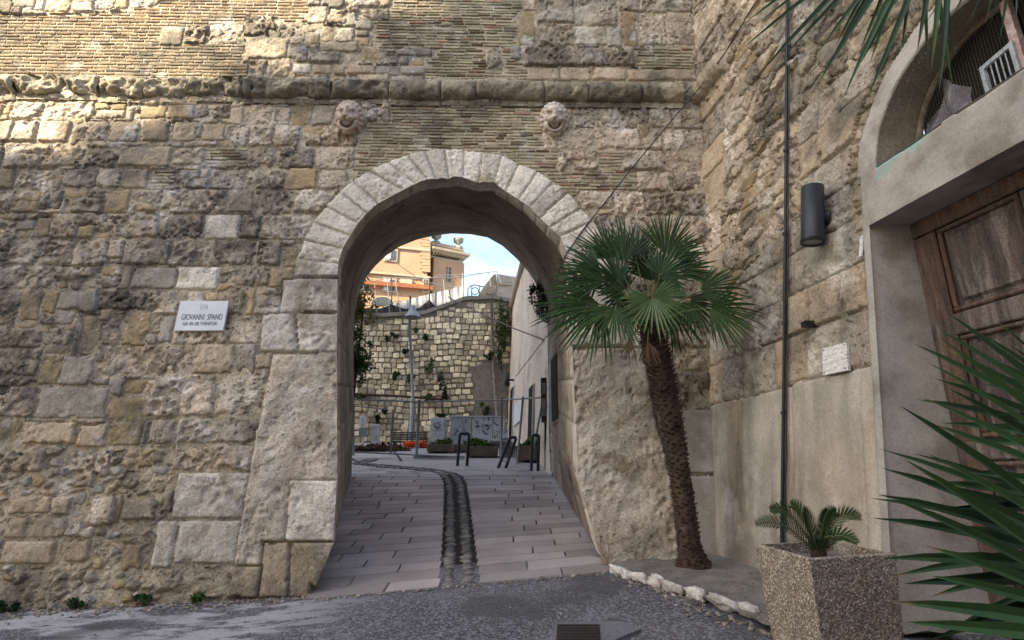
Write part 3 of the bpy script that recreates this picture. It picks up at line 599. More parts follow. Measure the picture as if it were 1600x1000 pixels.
# little stones round the plaster arch
for k in range(26):
    a0 = math.pi*k/26; a1 = math.pi*(k+.86)/26
    SS_.poly([(DC+r*math.cos(a), 4.08+r*math.sin(a)) for r, a in ((1.04, a0), (1.045, a1), (1.15, a1), (1.15, a0))], 'T', sharp=True, off=.0)
for k in range(9): rrect(4.245, 4.33, 3.62+k*.055+(0), 3.62+k*.055+.047, 'T')
P_ = [(4.22, .1), (4.22, 4.08)]+[(DC+1.03*math.cos(a), 4.08+1.03*math.sin(a)) for a in np.linspace(0, math.pi, 40)]+[(2.2, 4.08), (2.2, .1)]
LK_, _, _ = SS_.poly(P_, 'K', off=.018); 
SS_.poly([(4.14, .05), (4.14, 3.6), (2.30, 3.6), (2.30, .05)], 'H', label=-1, sharp=True)
SS_.poly([(DC+.80*math.cos(a), 4.085+.80*math.sin(a)) for a in np.linspace(0, math.pi, 40)], 'H', label=-1, sharp=True)
MT['R'] = MT['R']
M_BAND = material('grey_doorway_plaster', (.43, .40, .355), (.31, .285, .25), spot=(.24, .21, .175), sps=1.5, spotthr=.54, bump=.45, bdist=.008, tonek=0, ns=3, fine=60, finek=.2)
def green_wear(m):
    t = m.node_tree; N = t.nodes; Lk = t.links.new; bs = N['Principled BSDF']; src = bs.inputs['Base Color'].links[0].from_socket; g = N.new('ShaderNodeNewGeometry'); sep = N.new('ShaderNodeSeparateXYZ'); Lk(g.outputs['Position'], sep.inputs[0])
    n = N.new('ShaderNodeTexNoise'); n.inputs['Scale'].default_value = 5.5; n.inputs['Detail'].default_value = 5; Lk(g.outputs['Position'], n.inputs['Vector'])
    def mr(v, a, b):
        k = N.new('ShaderNodeMapRange'); Lk(v, k.inputs['Value']); k.inputs['From Min'].default_value = a; k.inputs['From Max'].default_value = b; return k.outputs[0]
    def mul(a, b): k = N.new('ShaderNodeMath'); k.operation = 'MULTIPLY'; Lk(a, k.inputs[0]); Lk(b, k.inputs[1]); return k.outputs[0]
    s_ = N.new('ShaderNodeMath'); s_.operation = 'ADD'; Lk(sep.outputs['Z'], s_.inputs[0]); s2 = N.new('ShaderNodeMath'); s2.operation = 'MULTIPLY_ADD'; Lk(n.outputs['Fac'], s2.inputs[0]); s2.inputs[1].default_value = .5; s2.inputs[2].default_value = -.25; Lk(s2.outputs[0], s_.inputs[1])
    f = mul(mul(mr(s_.outputs[0], 4.02, 4.03), mr(sep.outputs['Z'], 4.11, 4.10)), mul(mr(sep.outputs['Y'], 3.50, 3.56), mr(sep.outputs['Y'], 4.03, 4.01)))
    mx = N.new('ShaderNodeMix'); mx.data_type = 'RGBA'; Lk(f, mx.inputs['Factor']); Lk(src, mx.inputs['A']); mx.inputs['B'].default_value = (.30, .39, .345, 1); Lk(mx.outputs['Result'], bs.inputs['Base Color'])
green_wear(M_BAND)
_k = MT['K']; TP['Q'] = TP['K']; MT['Q'] = M_BAND; SS_.typ[LK_] = 'Q'
SS_.snap = [np.array([(4.14, .05), (4.14, 3.6), (2.30, 3.6), (2.30, .05)]), np.array([(DC+.80*math.cos(a), 4.085+.80*math.sin(a)) for a in np.linspace(0, math.pi, 60)]+[(DC-.8, 4.085), (DC+.8, 4.085)])]
SS_.build(rpos, side, dict(A='ashlar_block', K='wall_plaster', Q='doorway_surround'))
def rx(y, z): return float(right_x(y, z))
DV = Vector((-.151, 1, 0)).normalized()   # along the wall, away from the camera
def dpt(y, z, dep): return Vector((rx(y, z)-.03+dep, y+dep*.15, z))
def door_x(y): return 3.315+.151*(4.05-y)
mb = MB(); mbs = MB()
def strip(mb, A, Bp):
    mb.add(A+Bp, [(i, i+1, len(A)+i+1, len(A)+i) for i in range(len(A)-1)], .5)
zz = np.linspace(.3, 3.6, 16)
strip(mb, [Vector((rx(4.14, z)-.05, 4.147, z)) for z in zz], [Vector((door_x(4.14)+.05, 4.12, z)) for z in zz])
strip(mb, [Vector((rx(2.3, z)-.05, 2.293, z)) for z in zz], [Vector((door_x(2.3)+.05, 2.32, z)) for z in zz])
yy = np.linspace(4.16, 2.28, 14)
strip(mb, [Vector((rx(y, 3.6)-.052, y, 3.603)) for y in yy], [Vector((door_x(y)+.05, y, 3.60)) for y in yy])
mb.build('doorway_reveal', M_BAND, side)
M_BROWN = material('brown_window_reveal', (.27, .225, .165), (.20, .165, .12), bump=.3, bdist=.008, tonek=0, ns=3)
LX = .44
aa = np.linspace(0, math.pi, 60); mb = MB()
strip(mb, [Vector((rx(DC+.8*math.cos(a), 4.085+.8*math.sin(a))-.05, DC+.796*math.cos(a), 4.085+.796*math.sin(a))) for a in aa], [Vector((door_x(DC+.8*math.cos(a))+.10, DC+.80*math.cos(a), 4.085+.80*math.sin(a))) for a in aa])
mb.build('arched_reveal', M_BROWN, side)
mb = MB(); yy = np.linspace(4.03, 2.41, 10)
strip(mb, [Vector((rx(y, 4.08)-.05, y, 4.085)) for y in yy], [Vector((door_x(y)+.15, y, 4.088)) for y in yy]); mb.build('window_sill', M_BAND, side)
# lunette: dark room, arched frame, wire mesh, post
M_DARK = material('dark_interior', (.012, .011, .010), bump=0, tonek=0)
M_WIRE = material('galvanised_wire', (.16, .14, .11), bump=0, tonek=0, rough=.6)
M_RUST = material('flaking_pink_paint', (.50, .36, .34), (.38, .25, .23), spot=(.65, .62, .58), bump=.4, bdist=.004, tonek=0, ns=14, sps=9, spotthr=.5)
M_FRAME = material('weathered_frame_wood', (.22, .19, .15), (.12, .09, .065), bump=.4, bdist=.005, tonek=0, ns=8)
def lpt(y, z, dx=0): return Vector((door_x(y)+dx, y, z))
win = MB(); win.tube([lpt(DC+.775*math.cos(a), 4.09+.775*math.sin(a), .06) for a in np.linspace(0, math.pi, 30)], .026, 8, .5)
wf = win.build('arched_window_frame', M_FRAME, side)
mb = MB(); st = .023; n = int(.78/st)
for k in range(-n, n+1):
    y = DC+k*st; h = math.sqrt(max(0, .77**2-(k*st)**2))
    if h > .03: mb.tube([lpt(y, 4.09, .05), lpt(y, 4.09+h, .05)], .0016, 3, .5, False)
for k in range(1, n+1):
    w = math.sqrt(max(0, .77**2-(k*st)**2)); mb.tube([lpt(DC+w, 4.09+k*st, .053), lpt(DC-w, 4.09+k*st, .053)], .0016, 3, .5, False)
tag(mb.build('wire_mesh', M_WIRE, wf), kind='stuff')
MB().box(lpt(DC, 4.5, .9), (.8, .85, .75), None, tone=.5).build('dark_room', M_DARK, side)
p0 = right(1556, -6); 
mb = MB(); a = lpt(3.10, 4.10, .02); b = lpt(3.10, 4.85, .02); mb.box((a+b)/2, (.02, .03, .37), tone=.5); mb.build('window_post', M_RUST, side)
M_BLUEGREY = material('pale_blue_paint', (.42, .47, .5), (.3, .34, .37), bump=.2, tonek=0, ns=12)
fr = thing('window_grille', 'small pale blue framed grille set in the arched window beside the pink post', 'grille', lpt(3.22, 4.2, .16))
c = at(1588, 88, 3.3); c = lpt(3.235, 4.36, .015)
for dz in (-.13, .13): MB().box(c+Vector((0, 0, dz)), (.012, .13, .016), tone=.5).build('rail', M_BLUEGREY, fr)
for dy in (-.12, .12): MB().box(c+Vector((0, dy, 0)), (.0135, .016, .1465), tone=.5).build('stile', M_BLUEGREY, fr)
for dy in (-.06, -.02, .02, .06): MB().tube([c+Vector((0, dy, -.115)), c+Vector((0, dy, .115))], .005, 5).build('bar', M_BLUEGREY, fr)
# cloth bundle behind the mesh
M_CLOTH = material('greyish_cloth', (.34, .33, .36), (.24, .23, .27), bump=.4, bdist=.02, tonek=0, ns=5)
V = []; Fc = []; n1, n2 = 22, 18
for i in range(n1):
    for j in range(n2):
        u = i/(n1-1); v = j/(n2-1); y = 3.93-u*.62; top = 4.10+.62*max(0, 1-abs(u-.34)/(.34 if u < .34 else .66))**.9
        V.append(lpt(y+.05*math.sin(v*3), 4.095+(top-4.09)*v, .12+.05*math.sin(u*17+v*3)+.03*math.sin(u*31-v*6)))
for i in range(n1-1):
    for j in range(n2-1): Fc.append((i*n2+j, i*n2+j+1, (i+1)*n2+j+1, (i+1)*n2+j))
tag(mesh('hanging_cloth', V, Fc, M_CLOTH, None, True), 'crumpled grey cloth bundle behind the wire mesh of the arched window', 'cloth')
# green patina left on the sill face
M_PATINA = material('flaking_green_paint', (.33, .47, .42), (.42, .52, .46), spot=(.45, .44, .4), bump=.4, bdist=.003, tonek=0, ns=9, sps=8, spotthr=.52)
def patch(px_pts, name, mat, parent, off=.0045):
    P = [right(*p) for p in px_pts]; N = Vector((-1, -.15, B)).normalized(); c = sum(P, Vector())/len(P); V = [p+N*(.052+off) for p in P]; 
    V2 = [c+(p-c)*1.0+N*.03 for p in P]
    mesh(name, V+V2, [tuple(range(len(V)))]+[(i, (i+1) % len(V), len(V)+(i+1) % len(V), len(V)+i) for i in range(len(V))], mat, parent)
if 0: patch([(1381, 262), (1388, 253), (1405, 244), (1420, 231), (1440, 218), (1458, 207), (1455, 215), (1449, 228), (1441, 240), (1434, 248), (1429, 238), (1424, 234), (1414, 241), (1408, 251), (1396, 256), (1390, 262)], 'green_paint_patch', M_PATINA, side)
# door leaf
def woodmat(name, c1, c2, sp): return material(name, c1, c2, spot=sp, bump=.6, bdist=.006, tonek=.3, streak=(6, 6, .8), ns=4, sps=1.6, spotthr=.5, fine=70, finek=.45, rough=.75)
M_WOOD = woodmat('weathered_door_wood', (.105, .078, .064), (.048, .038, .033), (.20, .165, .14))
M_WOOD2 = woodmat('reddish_door_frame_wood', (.115, .068, .046), (.058, .038, .030), (.16, .12, .095))
door_ax = (Vector((-.151, 1, 0)).normalized(), Vector((0, 0, 1)), Vector((-1, -.151, 0)).normalized())
def dbox(y0, y1, z0, z1, out, th, mat, name, r=.01, parent=side):
    c = Vector((door_x((y0+y1)/2), (y0+y1)/2, (z0+z1)/2))+door_ax[2]*(out-th/2)
    return MB().rbox(c, ((y1-y0)/2*1.011, (z1-z0)/2, th/2), r, door_ax).build(name, mat, parent)
dl = dbox(2.32, 4.13, .35, 3.598, -.01, .05, M_WOOD, 'door')
for y0, y1 in ((3.93, 4.125), (3.17, 3.30), (2.34, 2.5)): dbox(y0, y1, .35, 3.46, .03, .05, M_WOOD2 if y0 > 3.9 else M_WOOD, 'door_stile', parent=dl)
for z0, z1 in ((3.47, 3.598), (2.62, 2.78), (1.72, 1.86), (.4, .62)): dbox(2.34, 4.125, z0, z1, .032, .05, M_WOOD2 if z0 > 3.4 else M_WOOD, 'door_rail', parent=dl)
for y0, y1 in ((3.31, 3.92), (2.51, 3.16)):
    for z0, z1 in ((2.79, 3.46), (1.87, 2.61), (.63, 1.71)):
        dbox(y0+.07, y1-.07, z0+.07, z1-.07, .012, .03, M_WOOD, 'door_panel', .02, dl)
        for q in ((y0, y1, z0, z0+.035), (y0, y1, z1-.035, z1), (y0, y0+.035, z0+.036, z1-.036), (y1-.035, y1, z0+.036, z1-.036)): dbox(*q, .026, .04, M_WOOD2, 'door_moulding', .012, dl)
# side wall continuation as a solid block behind its face, roof edge above
mb = MB(); 
mb.prism([(3.35, 7.6, 9.68), (4.2, 1.6, 9.68), (9, 1.6, 9.68), (9, 7.6, 9.68)], (0, 0, .2)); mb.build('wall_core', M_MORTAR, side)
mb = MB(); mb.prism([(rx(1.6, 9), 1.6, .2), (rx(1.6, 9), 1.6, 9.7), (9, 1.6, 9.7), (9, 1.6, .2)], (0, -.02, 0)); mb.build('end_wall', M_MORTAR, side)
# string course end piece turning onto the side wall
N_ = Vector((-1, -.15, 0)).normalized(); V = []; nv_ = 20; T = np.linspace(0, 1, nv_); ys = np.linspace(7.28, 6.42, 30)
for i, y in enumerate(ys):
    for t in T:
        o, z = cprof(t); k = min(1, (y-6.42)/.05+.05) ; nn = .012*math.sin(i*1.3+t*7)+.01*math.sin(i*.7-t*11); p = Vector((rx(y, 20), y, cz0+z*(1 if t else 1)))
        V.append(p+N_*(max(-.02, (o*1.0+.02)*k+nn)))
Fc = [(i*nv_+j, i*nv_+j+1, (i+1)*nv_+j+1, (i+1)*nv_+j) for i in range(29) for j in range(nv_-1)]
mesh('string_course_stone', V, Fc, M_CORD, side, True)

# ---------------------------------------------------------------- things fixed to the walls
M_BLACK = material('black_enamel', (.022, .023, .026), (.018, .019, .022), bump=.12, bdist=.002, tonek=0, rough=.42, finek=.1)
M_CHAR = material('charcoal_powder_coat', (.030, .034, .040), (.026, .03, .035), bump=.1, bdist=.001, tonek=0, rough=.38, finek=.08, fine=200)
M_GLASS = material('frosted_lens', (.30, .30, .27), (.26, .26, .24), bump=0, tonek=0, rough=.25)
# downpipe
pts = [right(1240.5, -120)+Vector((-.075, 0, 0)), right(1240, 0)+Vector((-.075, 0, 0)), right(1239, 300)+Vector((-.075, 0, 0)), right(1237, 600)+Vector((-.075, 0, 0)), right(1234.5, 852)+Vector((-.075, 0, 0)), right(1234, 905)+Vector((-.075, 0, 0))]
pts[-1].z = ground(2.4, 5.3)-.05
pp = thing('black_downpipe', 'slim black pipe running down the side wall beside the cylindrical lamp', 'pipe', pts[-1])
MB().tube(pts, .017, 10, .5).build('pipe', M_BLACK, pp, True)
MB().tube([p+Vector((.012, -.032, 0)) for p in pts], .006, 6, .5).build('cable', M_BLACK, pp, True)
for q in ((1239, 235), (1238.5, 365), (1237.5, 505), (1236.5, 645)):
    p = right(*q)+Vector((-.075, 0, 0)); MB().lathe(p, [(.0, -.014), (.028, -.014), (.028, .014), (0, .014)], 12, tone=.5).build('bracket', M_BLACK, pp)
    
# cylindrical wall lamp
ld = 4.64; lr = .098; l0 = at(1269.5, 380, ld); l1 = at(1269.5, 293, ld-.02); lax = (l1-l0).normalized(); lh = (l1-l0).length
lamp = thing('wall_lamp', 'large charcoal cylindrical wall lamp mounted beside the black downpipe', 'lamp', l0)
lb = MB().lathe(l0, [(0, lh-.012), (lr*.86, lh-.012), (lr*.9, lh), (lr, lh), (lr, .06), (lr*1.0, .055), (lr*1.03, .05), (lr*1.03, 0), (lr*.84, 0), (lr*.84, .02), (0, .02)], 40, ax=lax, tone=.5).build('lamp_body', M_CHAR, lamp, True)
lb.data.polygons.foreach_set('use_smooth', [abs(p.normal.dot(lax)) < .5 for p in lb.data.polygons])
MB().lathe(l0, [(0, .016), (lr*.82, .016)], 30, ax=lax, tone=.5).build('lens', M_GLASS, lamp)
lc = l0+lax*lh*.46; wx = rx(ld, lc.z)-.035; MB().lathe(lc+Vector((.06, 0, 0)), [(.0, 0), (.055, 0), (.055, wx-lc.x-.085), (.072, wx-lc.x-.085), (.072, wx-lc.x-.06), (0, wx-lc.x-.06)], 24, ax=(1, .0, 0), tone=.5).build('bracket', M_CHAR, lamp, True)
# small dark sensor box
p = right(1276, 507); bx = thing('sensor_box', 'small black box projecting from a joint below the cylindrical lamp', 'box', p)
MB().rbox(p+N_*.09, (.035, .045, .028), .006, (N_.cross(Vector((0, 0, 1))), N_, Vector((0, 0, 1)))).build('housing', M_BLACK, bx)
MB().box(p+N_*.04+Vector((0, 0, -.018)), (.02, .03, .006), (N_.cross(Vector((0, 0, 1))), N_, Vector((0, 0, 1)))).build('bracket', M_BLACK, bx)
# travertine plaque and thin number strip
M_TRAV = material('travertine_plaque', (.76, .74, .71), (.66, .62, .58), spot=(.36, .31, .27), bump=.3, bdist=.003, tonek=0, streak=(2, 2, 26), ns=3, sps=2, spotthr=.55)
def plaque(q, mat, wallf, off, th, parent=None, name='slab'):
    P = [wallf(*p) for p in q]; a = (P[1]-P[0]); b = (P[3]-P[0]); n = b.cross(a).normalized()
    if n.dot(Vector((0, 0, CAMH))-P[0]) < 0: n = -n
    c = (P[0]+P[1]+P[2]+P[3])/4; X = ((P[1]-P[0])+(P[2]-P[3])).normalized(); Y = n.cross(X).normalized()
    w = ((P[1]-P[0]).length+(P[2]-P[3]).length)/4; h = ((P[3]-P[0]).length+(P[2]-P[1]).length)/4; c = c+n*(off)
    o = MB().rbox(c, (w, h, th/2), .003, (X, Y, n), .5).build(name, mat, parent); return o, c+n*th/2, X, (Y if Y.z > 0 else -Y), n, w, h
pq = thing('travertine_plaque', 'small square travertine plaque on the side wall below the lamp', 'plaque', right(1315, 560))
o, c, X, Y, n, w, h = plaque([(1294.5, 547), (1333, 536), (1336, 580), (1297, 588.5)], M_TRAV, right, .052, .028, pq)
for i in (-1, 1):
    for j in (-1, 1): MB().lathe(c+X*w*.86*i+Y*h*.84*j, [(.006, 0), (.006, .003), (0, .003)], 8, ax=n).build('screw', M_BLACK, pq)
M_WHITE = material('white_paint', (.7, .7, .7), (.62, .62, .63), bump=.1, tonek=0)
st_ = thing('narrow_plate', 'narrow upright white plate at the edge of the doorway plaster', 'plate', right(1354, 388))
plaque([(1352, 371), (1357, 370), (1357.5, 401), (1352.5, 403)], M_WHITE, right, .052, .012, st_)

def text(s, c, X, Y, n, size, mat, parent, name='lettering', sx=1., th=.0015):
    cu = bpy.data.curves.new(name, 'FONT'); cu.body = s; cu.size = size; cu.align_x = 'CENTER'; cu.align_y = 'CENTER'; cu.extrude = th
    t = bpy.data.objects.new(name, cu); COL.objects.link(t); dg = bpy.context.evaluated_depsgraph_get(); dg.update(); me = bpy.data.meshes.new_from_object(t.evaluated_get(dg)); bpy.data.objects.remove(t)
    V = [c+X*(v.co.x*sx)+Y*v.co.y+n*(v.co.z+th*.6) for v in me.vertices]; Fc = [tuple(p.vertices) for p in me.polygons]
    return mesh(name, V, Fc, mat, parent)
M_MARBLE = material('white_marble', (.72, .735, .75), (.62, .64, .67), spot=(.52, .55, .6), bump=.15, bdist=.002, tonek=0, ns=4, finek=.06, rough=.5)
M_INK = material('dark_lettering', (.09, .09, .10), bump=0, tonek=0); M_FAINT = material('faded_lettering', (.44, .45, .47), bump=0, tonek=0)
sg = thing('street_sign', 'white marble street name plaque on the rough wall left of the arch', 'sign', front(318, 498))
o, c, X, Y, n, w, h = plaque([(288, 474.5), (361.5, 474), (354, 520), (277, 520)], M_MARBLE, front, .07, .032, sg, 'marble_slab')
if X.x < 0: X = -X
text('VIA', c+Y*h*.55+X*.01, X, Y, n, .105, M_FAINT, sg, sx=.72)
text('GIOVANNI  SPANO', c-Y*h*.12+X*.01, X, Y, n, .112, M_INK, sg, sx=.53)
text('GIÀ VIA DEI TORNITORI', c-Y*h*.56+X*.0, X, Y, n, .066, M_INK, sg, sx=.60)
# old scratched letters on a block
M_SCR = material('scratched_letters', (.25, .21, .18), bump=0, tonek=0)
for s, q in (('IEGO', (320, 750)), ('TNARI', (314, 762))):
    p = front(*q); nn = Vector((.02, -1, .1)).normalized(); text(s, p+nn*.05, Vector((1, .02, 0)), Vector((0, .1, 1)).normalized(), nn, .075, M_SCR, front_wall, 'carved_letters', .9, .001)

# lion heads
M_LION = material('carved_pinkish_stone', (.47, .385, .315), (.38, .30, .235), spot=(.6, .56, .52), bump=.25, bdist=.006, tonek=0, ns=6, sps=3, spotthr=.6)
M_LION2 = material('carved_whitened_stone', (.58, .53, .48), (.42, .35, .28), spot=(.3, .23, .17), bump=.35, bdist=.01, tonek=0, ns=5, sps=4, spotthr=.55)
def lion(px, py, label, mat, s, teeth, seed):
    p = front(px, py); t = thing('lion_head', label, 'carved head', p, 'carved lion heads over the arch')
    rnd = random.Random(seed); parts = []; cut = []
    def E(x, y, z, a, b, c): parts.append((Vector((x, y, z)), (a, b, c)))   # y is towards the viewer
    E(0, .04, -.01, .215, .13, .265); E(0, .12, .05, .17, .14, .20)
    for k in range(15):                       # mane locks round the face
        a = math.pi*(-.25+1.5*k/14); E(.19*math.cos(a), .07, .03+.23*math.sin(a), .05, .07, .05)
    for i in (-1, 1):
        E(.075*i, .225, .145, .06, .04, .030)    # brow
        E(.12*i, .17, .03, .06, .07, .07)        # cheek
        E(.058*i, .285, .005, .066, .07, .052)   # muzzle lobe
        E(.07*i, .225, .10, .026, .025, .018)    # eye
        E(.135*i, .16, -.07, .028, .07, .075)
    E(0, .25, .085, .042, .06, .09); E(0, .335, .045, .056, .035, .030); E(0, .23, .175, .06, .04, .035)
    for k in range(13): a = math.pi*k/12; E(-.118*math.cos(a), .215+.03*math.sin(a), -.06-.115*math.sin(a), .030, .05, .030)   # jaw ring
    E(0, .18, -.20, .10, .09, .045)
    if teeth: E(0, .21, -.10, .05, .03, .03); E(-.05, .24, -.06, .015, .02, .03); E(.05, .24, -.06, .015, .02, .03)
    else: E(0, .25, -.055, .07, .05, .055)
    me = bpy.data.meshes.new('tmp'); bm = bmesh.new()
    for c, r in parts: bmesh.ops.create_icosphere(bm, subdivisions=3, radius=1, matrix=Matrix.Translation(c) @ Matrix.Diagonal((*r, 1)))
    bm.to_mesh(me); bm.free(); o = bpy.data.objects.new('tmp', me); COL.objects.link(o); md = o.modifiers.new('r', 'REMESH'); md.mode = 'VOXEL'; md.voxel_size = .0085; md.use_smooth_shade = True
    sm = o.modifiers.new('s', 'SMOOTH'); sm.iterations = 3; sm.factor = .5
    dg = bpy.context.evaluated_depsgraph_get(); dg.update(); m2 = bpy.data.meshes.new_from_object(o.evaluated_get(dg)); bpy.data.objects.remove(o)
    ct, sn = math.cos(.5), math.sin(.5); V = [p+Vector((v.co.x*s, -(v.co.y*ct+v.co.z*sn*.85+.03)*s, (v.co.z*ct-v.co.y*sn+.06)*s)) for v in m2.vertices]; Fc = [tuple(q.vertices)[::-1] for q in m2.polygons]
    mesh('carved_face', V, Fc, mat, t, True)
lion(549, 195, 'pinkish carved lion head above the left side of the arch with wide crescent mouth', M_LION, .93, False, 1)
lion(865, 197, 'whitened carved lion head above the right side of the arch with open mouth', M_LION2, .93, True, 2)

# cables
def cable(name, label, pts, r, mat=M_BLACK, group=None):
    o = MB().tube(pts, r, 6, .5).build(name, mat, None, True); tag(o, label, 'cable', group); return o
fo = Vector((0, -.07, 0))
cab = [right(1330, -140)+Vector((-.25, 0, 0)), right(1200, 12)+Vector((-.2, 0, 0)), right(1150, 85)+Vector((-.16, -.05, 0)), front(1084, 158)+Vector((0, -.35, 0)), front(1040, 205)+Vector((0, -.2, 0)), front(985, 268)+fo, front(908, 365)+fo, front(884, 400)+fo, front(874, 425)+fo, front(866, 440)+Vector((.03, .12, 0))]
cable('overhead_cable', 'thin black cable slung from the side wall down to the right edge of the arch', cab, .009)
for q in ((1098, 138), (908, 364)):
    pass

# ---------------------------------------------------------------- ground
M_ASPH = material('old_asphalt', (.08, .08, .085), (.05, .05, .055), bump=1.0, bdist=.008, tonek=0, ns=1.3, fine=75, finek=.75, rough=.75, spec=.4)
def asphalt_tune(m):
    t = m.node_tree; N = t.nodes; Lk = t.links.new; bs = N['Principled BSDF']; src = bs.inputs['Base Color'].links[0].from_socket
    g = N.new('ShaderNodeNewGeometry'); sep = N.new('ShaderNodeSeparateXYZ'); Lk(g.outputs['Position'], sep.inputs[0])
    mp = N.new('ShaderNodeMapping'); mp.inputs['Scale'].default_value = (.8, 2.6, 1); mp.inputs['Rotation'].default_value = (0, 0, -.35); Lk(g.outputs['Position'], mp.inputs[0])
    n = N.new('ShaderNodeTexNoise'); n.inputs['Scale'].default_value = 1.7; n.inputs['Detail'].default_value = 7; n.inputs['Roughness'].default_value = .65; Lk(mp.outputs[0], n.inputs['Vector'])
    def mr(v, a, b, c=0., d=1.):
        k = N.new('ShaderNodeMapRange'); Lk(v, k.inputs['Value'])
        for q, x in zip(('From Min', 'From Max', 'To Min', 'To Max'), (a, b, c, d)): k.inputs[q].default_value = x
        return k.outputs[0]
    a = N.new('ShaderNodeMath'); a.operation = 'MULTIPLY'; Lk(mr(n.outputs['Fac'], .47, .53), a.inputs[0]); Lk(mr(sep.outputs['X'], -1.2, -2.3), a.inputs[1])
    mx = N.new('ShaderNodeMix'); mx.data_type = 'RGBA'; Lk(a.outputs[0], mx.inputs['Factor']); Lk(src, mx.inputs['A']); mx.inputs['B'].default_value = (.36, .36, .365, 1)
    # broken light aggregate
    v = N.new('ShaderNodeTexVoronoi'); v.inputs['Scale'].default_value = 62; Lk(g.outputs['Position'], v.inputs['Vector']); sp = N.new('ShaderNodeSeparateColor'); Lk(v.outputs['Color'], sp.inputs[0])
    m2 = N.new('ShaderNodeMix'); m2.data_type = 'RGBA'; Lk(mr(sp.outputs[0], .5, .9, 0, .9), m2.inputs['Factor']); Lk(mx.outputs['Result'], m2.inputs['A']); m2.inputs['B'].default_value = (.25, .25, .27, 1)
    # tar repair bands
    w = N.new('ShaderNodeTexNoise'); w.inputs['Scale'].default_value = .9; w.inputs['Detail'].default_value = 3; Lk(g.outputs['Position'], w.inputs['Vector'])
    m3 = N.new('ShaderNodeMix'); m3.data_type = 'RGBA'; Lk(mr(w.outputs['Fac'], .53, .62, 0, .7), m3.inputs['Factor']); Lk(m2.outputs['Result'], m3.inputs['A']); m3.inputs['B'].default_value = (.05, .05, .055, 1)
    Lk(m3.outputs['Result'], bs.inputs['Base Color'])
asphalt_tune(M_ASPH)
def ground_sheet(name, xs, ys, mat, f, dz=0., noise=.004, keep=None, smooth=True):
    X, Y = np.meshgrid(xs, ys, indexing='ij'); Z = np.array([[f(x, y) for y in ys] for x in xs])+dz
    if noise: Z = Z+noise*fbm(X, Y, .6, 77, 3)
    V = np.stack([X, Y, Z], -1).reshape(-1, 3); idx = np.arange(X.size).reshape(X.shape); Q = np.stack([idx[:-1, :-1], idx[1:, :-1], idx[1:, 1:], idx[:-1, 1:]], -1)
    if keep is not None: Q = Q[keep((X[:-1, :-1]+X[1:, 1:])/2, (Y[:-1, :-1]+Y[1:, 1:])/2)]
    Q = Q.reshape(-1, 4); u_, inv = np.unique(Q, return_inverse=True); return tag(quadmesh(name, V[u_], inv.reshape(-1, 4), mat, None, .5, smooth), kind='structure')
def gplane(px, py):
    x, y, z = ray(px, py); lo, hi = 1., 30.
    for _ in range(50):
        m_ = (lo+hi)/2
        if CAMH+z/y*m_ > ground(x/y*m_, m_): lo = m_
        else: hi = m_
    return Vector((x/y*lo, lo, ground(x/y*lo, lo)))
def paving_front(x): return 6.22-.0*x
ground_sheet('asphalt_road', np.r_[-40, -20, np.arange(-12, 5.01, .12), 10, 40], np.r_[-40, -15, -5, np.arange(0, 6.46, .12), 6.9], M_ASPH, ground, -.012, .01)
M_PLAZA = material('plaza_paving', (.42, .41, .41), (.33, .32, .325), spot=(.17, .165, .17), bump=.3, bdist=.006, tonek=0, ns=1.5, rough=.6, spec=.5)
ground_sheet('plaza_paving', np.r_[-60, -30, np.arange(-14, 6.01, .25), 30, 60], np.r_[np.arange(11.7, 27, .25), 40, 80], M_PLAZA, ground, 0, .01)
M_BEDD = material('paving_bed', (.016, .015, .016), (.012, .012, .012), bump=.4, tonek=0)
ground_sheet('paving_bed', np.arange(-4.4, 1.61, .2), np.arange(6.2, 12.01, .2), M_BEDD, ground, -.02, 0)
# paved ramp: slabs in rows either side of a cobbled channel
M_SLAB = material('grey_granite_slab', (.32, .29, .275), (.235, .212, .205), spot=(.20, .185, .18), bump=.35, bdist=.004, tonek=.55, ns=1.2, fine=110, finek=.4, rough=.6, spec=.4, sps=.7)
ramp = thing('paved_ramp', None, None, (-.8, 6.3, .55)); del_ = ramp.pop('label', None); tag(ramp, kind='structure')
_cp = [gplane(*p) for p in ((718.5, 908), (717, 860), (715, 810), (713, 775), (711, 755), (707, 746), (698, 740), (682, 736), (660, 733.5), (632, 731), (600, 728.5), (560, 725))]
CH_Y = [p.y for p in _cp]; CH_X = [p.x for p in _cp]
def chan_x(y):
    return float(np.interp(y, CH_Y, CH_X))
def wall_l(y): return -2.05-.23*(y-6.4)
def wall_r(y): return 1.02-.052*(y-6.4)
rows = []; y = 6.26; k = 0
while y < 12.2: d = .225 if k > 1 else .27; rows.append((y, y+d)); y += d; k += 1
rnd = random.Random(21); joints = []
def slab(x0, x1, y0, y1, sk):
    g = .0095; P = [(x0+g, y0+g), (x1-g, y0+g), (x1-g, y1-g), (x0+g, y1-g)]; dz = rnd.uniform(-.003, .003); b = .006
    top = [Vector((x, y, ground(x, y)+dz)) for x, y in P]; c = sum(top, Vector())/4; ins = [p+(c-p).normalized()*b*1.4 for p in top]; mid = [p-Vector((0, 0, b)) for p in top]; bot = [p-Vector((0, 0, .04)) for p in top]
    V = ins+mid+bot; Fc = [(0, 1, 2, 3)]+[(a+i, 4+a+i, 4+a+(i+1) % 4, a+(i+1) % 4) for a in (0, 4) for i in range(4)]
    mesh('slab', V, Fc, M_SLAB, ramp)
